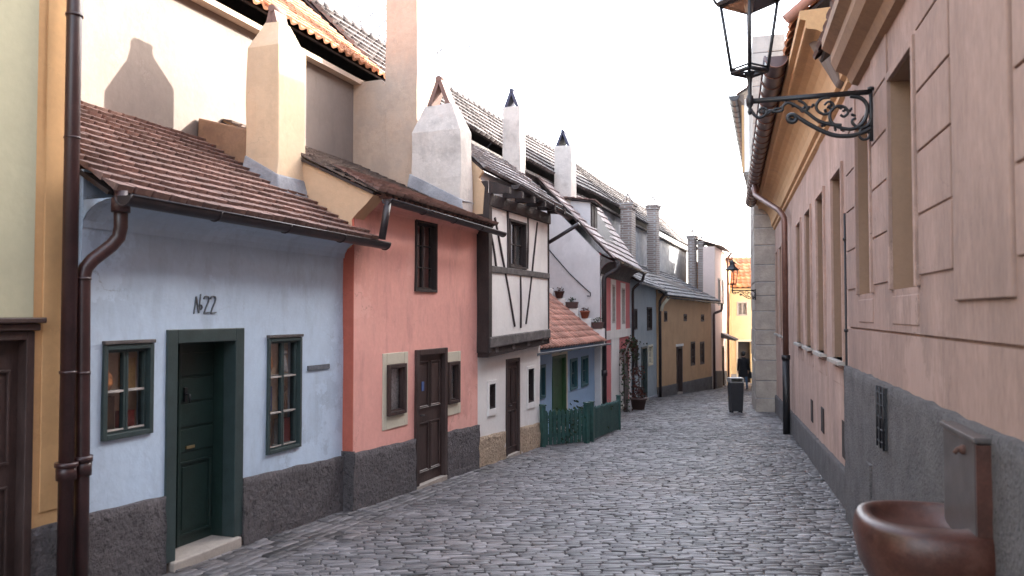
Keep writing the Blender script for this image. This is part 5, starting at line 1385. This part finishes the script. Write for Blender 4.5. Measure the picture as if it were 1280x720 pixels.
    bu = MB(); bu.tube([base_ + Vector((0, 0, H)), base_ + Vector((0, 0, H - .12 * sc))], [.05 * sc, .03 * sc], 10); bu.build('burner', M['bin_top'], r0)
    return r0
q0 = FR.p(S(6.7), .036, 3.67)
lamp(q0, (FR.n.x, FR.n.y), 1.0, 'large black iron lantern on a scrolled bracket at the top right')
q1 = FR.p(S(25.55), .45, EYE + .0295 * 25.5)
q1 = Vector((.3045 * 23.15, 23.15, EYE + .0290 * 23.2))
lamp(q1, (-1, .0), .68, 'small distant black iron lantern on the sandstone pier')

# =========================================================================== BASIN
r0 = root('stone_basin', FR.p(S(4.05), 0, gz(4)), 'polished red-brown stone fountain bowl on the right wall with grey backplate', 'fountain')
yb0, yb1 = 3.62, 4.56
mbx = MB(); zt_ = FR.on(1187, 526, .16)[1]
mbx.box(FR, S(3.68), S(4.24), .02, .115, .3, 1.2); bp_ = mbx.build('back_plate', M['stone_dark'], r0, bevel=.012)
mbx = MB(); mbx.box(FR, S(3.68) - .012, S(3.68) - .001, .02, .113, .3, 1.195); mbx.build('side_slab', M['red_stone'], bp_)
mbx = MB(); mbx.box(FR, S(3.66), S(4.26), .01, .128, 1.202, 1.228); mbx.build('coping', M['stone_dark'], bp_, bevel=.006)
mbx = MB(); sc_, zc_ = FR.on(1204, 562, .12); c = FR.p(sc_, .115, zc_); dN = Vector((FR.n.x, FR.n.y, 0))
mbx.tube([c, c + dN * .03, c + dN * .045 + Vector((0, 0, -.02))], [.018, .013, .01], 10); mbx.sphere(c + dN * .005, .024, 10); mbx.build('spout', M['rust'], bp_)
# bowl: half-oval, axes along the wall and out of it
seg = 48; c = FR.p(S(4.0), .22, 0); rim = .775; Dd = Vector((FR.d.x, FR.d.y, 0))
sa, sn = .40, .37
mbx = MB()
pro = [(.001, -.46), (.3, -.46), (.55, -.43), (.78, -.35), (.93, -.24), (1.0, -.12), (1.0, -.07), (.975, -.025), (.94, -.002), (.9, .004), (.84, .0), (.8, -.018), (.77, -.035), (.66, -.065), (.4, -.085), (.001, -.09)]
base = len(mbx.v)
for rr, zz in pro:
    for k in range(seg):
        a = 2 * math.pi * k / seg; x_, y_ = math.cos(a), math.sin(a)
        e = 2.5; m_ = (abs(x_) ** e + abs(y_) ** e) ** (-1 / e)
        yy_ = y_ * m_ * (.8 if not (zz < -.001 and rr > .93 or zz < -.2) else 1)
        k_in = 1 if zz < -.001 and rr > .93 or zz < -.2 else .8; sh_ = 0 if k_in == 1 else .05
        if zz <= -.06 and rr < .7 and zz > -.2: k_in = .8; sh_ = .05
        x_ *= k_in; y_ *= k_in
        mbx.v.append(c + Dd * (sh_ + x_ * m_ * rr * sa) + dN * (sh_ * .8 + (k_in - 1) * 0) + dN * (yy_ * rr * sn) + Vector((0, 0, rim + zz)))
for i in range(len(pro) - 1):
    for k in range(seg):
        k2 = (k + 1) % seg; mbx.f.append([base + i*seg + k, base + i*seg + k2, base + (i+1)*seg + k2, base + (i+1)*seg + k]); mbx.t.append(.5); mbx.sm.append(True)
mbx.build('bowl', M['red_stone'], r0)
mbx = MB(); mbx.box(FR, S(3.8), S(4.2), .03, .42, gz(4) - .1, .36); mbx.build('pedestal', M['red_stone'], r0, bevel=.02)

# =========================================================================== FENCES
def fence(a, b, label):
    a = Vector(a); b = Vector(b); L = (b - a).length; d = (b - a).normalized(); nn = Vector((-d.y, d.x))
    r0 = root('picket_fence', (a.x, a.y, gz(a.y)), label, 'fence', 'green picket fences before the blue cottage')
    P = lambda s, n, z: Vector((a.x + d.x * s + nn.x * n, a.y + d.y * s + nn.y * n, gz(a.y + d.y * s) + z))
    def bx(mb, s0, s1, n0, n1, z0, z1): mb.hexa([P(s0, n0, z0), P(s1, n0, z0), P(s1, n1, z0), P(s0, n1, z0), P(s0, n0, z1), P(s1, n0, z1), P(s1, n1, z1), P(s0, n1, z1)])
    for z in (.16, .5):
        mb = MB(); bx(mb, 0, L, .012, .045, z, z + .06); mb.build('rail', M['fence_green'], r0)
    for s in (0, L):
        mb = MB(); bx(mb, s - .04, s + .04, -.04, .05, -.05, .74); bx(mb, s - .05, s + .05, -.05, .06, .741, .77); mb.build('post', M['fence_green'], r0, bevel=.008)
    k = int(L / .105)
    for i in range(k):
        s = .08 + (L - .16) * i / (k - 1) ; hgt = .66 + random.uniform(-.015, .015); mb = MB(); w_ = .034
        lean = random.uniform(-.006, .006)
        pts = [(s - w_, .03), (s + w_, .03), (s + w_ + lean, hgt - .05), (s + lean, hgt), (s - w_ + lean, hgt - .05)]
        A = [P(x, -.01, z) for x, z in pts]; B = [P(x, .011, z) for x, z in pts]
        mb.quad(*A[::-1]); mb.quad(*B)
        for q in range(5): j = (q + 1) % 5; mb.quad(A[q], A[j], B[j], B[q])
        mb.build('picket', M['fence_green'], r0)
fence((.56, 14.6), (1.42, 15.25), 'nearer green picket fence section facing down the lane beside the white house')
fence((1.55, 15.6), (2.38, 17.9), 'longer green picket fence section running along the lane')
# low plants behind the fence
for i, (x, y, lb) in enumerate(((1.0, 15.5, 'low green garden plant behind the nearer picket fence'), (1.65, 17.0, 'low green garden plant behind the longer picket fence'))):
    c = Vector((x, y, gz(y))); sr = root('garden_plant', c, lb, 'plant')
    mb = MB()
    for k in range(26): leafc(mb, c + Vector((random.gauss(0, .22), random.gauss(0, .22), random.uniform(.05, .55))), .08, 12, .08)
    mb.build('foliage', M['leaf'], sr)
    mb = MB()
    for k in range(6): mb.tube([c, c + Vector((random.gauss(0, .2), random.gauss(0, .2), random.uniform(.3, .6)))], [.012, .004], 5)
    mb.build('stem', M['bark'], sr)

# =========================================================================== BIN
bx_, by_ = .2785 * 23.2, 23.2
r0 = root('litter_bin', (bx_, by_, gz(by_)), 'tall dark tapered litter bin with pale grey top in the middle of the lane', 'litter bin')
g = gz(by_); mbx = MB()
def hexb(mb, cx, cy, wx0, wy0, z0, wx1, wy1, z1): mb.hexa([(cx - wx0, cy - wy0, z0), (cx + wx0, cy - wy0, z0), (cx + wx0, cy + wy0, z0), (cx - wx0, cy + wy0, z0), (cx - wx1, cy - wy1, z1), (cx + wx1, cy - wy1, z1), (cx + wx1, cy + wy1, z1), (cx - wx1, cy + wy1, z1)])
hexb(mbx, bx_, by_, .17, .15, g + .05, .195, .17, g + .86); mbx.build('body', M['bin'], r0, bevel=.015)
mbx = MB(); hexb(mbx, bx_, by_, .2, .175, g + .862, .2, .175, g + .885)
for sx in (-1, 1): mbx.bb(bx_ + sx * .18 - .02, bx_ + sx * .18 + .02, by_ - .175, by_ + .175, g + .886, g + .98)
mbx.bb(bx_ - .16, bx_ + .16, by_ + .12, by_ + .17, g + .886, g + .98); hexb(mbx, bx_, by_, .2, .175, g + .981, .19, .165, g + 1.0); mbx.build('top_frame', M['bin_top'], r0, bevel=.004)
mbx = MB(); 
for sx in (-1, 1):
    for sy in (-1, 1): mbx.bb(bx_ + sx * .13 - .025, bx_ + sx * .13 + .025, by_ + sy * .11 - .025, by_ + sy * .11 + .025, g - .01, g + .049)
mbx.build('feet', M['iron'], r0)

# =========================================================================== PERSON
def person():
    px0, py0 = .2885 * 37.5, 37.5; g = gz(py0)
    r0 = root('person', (px0, py0, g), 'person in black coat and dark trousers walking away down the lane', 'person')
    V = []; E = []; Rr = []
    def v(x, y, z, r): V.append((x, y, z)); Rr.append(r); return len(V) - 1
    def e(a, b): E.append((a, b))
    pel = v(0, 0, .93, .14); sp = v(0, 0, 1.1, .125); ch = v(0, .01, 1.32, .15); nk = v(0, 0, 1.5, .055); hd0 = v(0, .015, 1.58, .075); hd1 = v(0, .02, 1.66, .095); hd2 = v(0, .01, 1.74, .06)
    for a, b in ((pel, sp), (sp, ch), (ch, nk), (nk, hd0), (hd0, hd1), (hd1, hd2)): e(a, b)
    nose = v(0, .12, 1.63, .014); e(hd1, nose)
    for sg, st in ((-1, 1), (1, -1)):
        hp = v(sg * .09, 0, .88, .095); kn = v(sg * .1, .1 * st, .5, .062); an = v(sg * .1, .12 * st - (.1 if st < 0 else 0), .09, .04); to = v(sg * .11, .12 * st + .14 - (.1 if st < 0 else 0), .04, .036)
        e(pel, hp); e(hp, kn); e(kn, an); e(an, to)
        sh = v(sg * .19, 0, 1.42, .06); el = v(sg * .25, -.05 * st, 1.14, .043); wr = v(sg * .25, -.02 * st + .06, .9, .028); pm = v(sg * .25, -.02 * st + .08, .84, .032)
        e(ch, sh); e(sh, el); e(el, wr); e(wr, pm)
        for k in range(4):
            f1 = v(sg * .25, -.02 * st + .055 + k * .018, .78, .008); f2 = v(sg * .24, -.02 * st + .06 + k * .018, .745 + abs(k - 1.5) * .006, .007); e(pm, f1); e(f1, f2)
        t1 = v(sg * .22, -.02 * st + .1, .81, .009); e(pm, t1)
    me = bpy.data.meshes.new('body'); me.from_pydata(V, E, []); o = bpy.data.objects.new('body', me); col.objects.link(o)
    o.modifiers.new('skin', 'SKIN')
    for i, r_ in enumerate(Rr): me.skin_vertices[0].data[i].radius = (r_, r_)
    me.skin_vertices[0].data[pel].use_root = True
    sb_ = o.modifiers.new('sub', 'SUBSURF'); sb_.levels = 1; sb_.render_levels = 1
    dg_ = bpy.context.evaluated_depsgraph_get(); dg_.update()
    m2 = bpy.data.meshes.new_from_object(o.evaluated_get(dg_)); bpy.data.objects.remove(o)
    for mm in ('skin', 'jeans', 'coat', 'iron'): m2.materials.append(M[mm])
    for p in m2.polygons:
        c = p.center; p.use_smooth = True
        p.material_index = 3 if c.z < .1 else 1 if (c.z < .9 and abs(c.x) < .2) else 0 if (c.z > 1.5 or c.z < .9) else 2
    o = bpy.data.objects.new('body', m2); col.objects.link(o); o.parent = r0
    mb = MB(); C = Vector((px0, py0, g))
    mb.lathe(C, [(.19, .62), (.2, .64), (.195, .8), (.17, 1.05), (.19, 1.3), (.17, 1.44), (.09, 1.5), (.065, 1.54)], 18, sx=1.05, sy=.8)
    for sg, st in ((-1, 1), (1, -1)):
        mb.tube([C + Vector((sg * .15, 0, 1.43)), C + Vector((sg * .2, 0, 1.41)), C + Vector((sg * .255, -.05 * st, 1.14)), C + Vector((sg * .25, -.02 * st + .055, .91))], [.06, .075, .058, .042], 10)
    mb.build('coat', M['coat'], r0)
    mb = MB(); mb.sphere(C + Vector((0, -.005, 1.68)), .118, 12, sc=(.95, 1.05, 1.1)); mb.build('hair', M['hair'], r0)
    return r0
person()
# shoulder bag
mb = MB(); C = Vector((.2885 * 37.5 + .3, 37.48, gz(37.5)))
mb.hexa([C + Vector(p) for p in ((-.05, -.15, .55), (.07, -.15, .55), (.07, .15, .55), (-.05, .15, .55), (-.03, -.12, .85), (.05, -.12, .85), (.05, .12, .85), (-.03, .12, .85))])
mb.tube([C + Vector((.01, -.1, .84)), C + Vector((0, -.02, 1.0)), C + Vector((.01, .1, .84))], .012, 6)
o = mb.build('hand_bag', M['coat'], None, bevel=.02); rebase(o, C + Vector((0, 0, .55))); tag(o, 'black bag carried at the right side of the walking person', 'bag')

# =========================================================================== BARE TREES
def tree(x, y, z0, h, label, seed):
    rnd = random.Random(seed); c = Vector((x, y, z0))
    r0 = root('bare_tree', c, label, 'tree', 'bare trees behind the rooftops')
    tr = MB(); br = MB()
    def grow(p, d, ln, r, lv, mb):
        n = 4; pts = [p]; q = p
        for i in range(n):
            d = (d + Vector((rnd.gauss(0, .13), rnd.gauss(0, .13), rnd.gauss(0, .06) + .03))).normalized(); q = q + d * ln / n; pts.append(q)
        rs = [max(.008, r * (1 - .5 * i / n)) for i in range(n + 1)]
        mb.tube(pts, rs, 7 if lv < 2 else 4, caps=False)
        if lv < 5:
            for i in range(1, n + 1):
                for _ in range(2 if lv else 3):
                    if rnd.random() < .22: continue
                    a = rnd.uniform(0, 6.28); perp = Vector((math.cos(a), math.sin(a), rnd.uniform(-.1, .5)))
                    grow(pts[i], (d * .75 + perp * .75).normalized(), ln * rnd.uniform(.5, .7), rs[i] * .5, lv + (1 if lv else 1), br)
    grow(c, Vector((0, 0, 1)), h * .5, h * .026, 0, tr)
    tr.build('trunk', M['bark'], r0); br.build('crown', M['bark'], r0)
tree(-7.9, 30, -1, 14.2, 'bare tree behind the orange tiled roof at the upper left', 3)
tree(-2.2, 44, -2, 13.2, 'bare tree top showing right of the tall white chimney', 11)
tree(1.6, 47, -2, 12.8, 'bare tree top showing above the grey roofs beside the second slim chimney', 5)

# cleanup: single mesh roots etc.
scene.render.engine = 'CYCLES'
scene.cycles.use_denoising = True
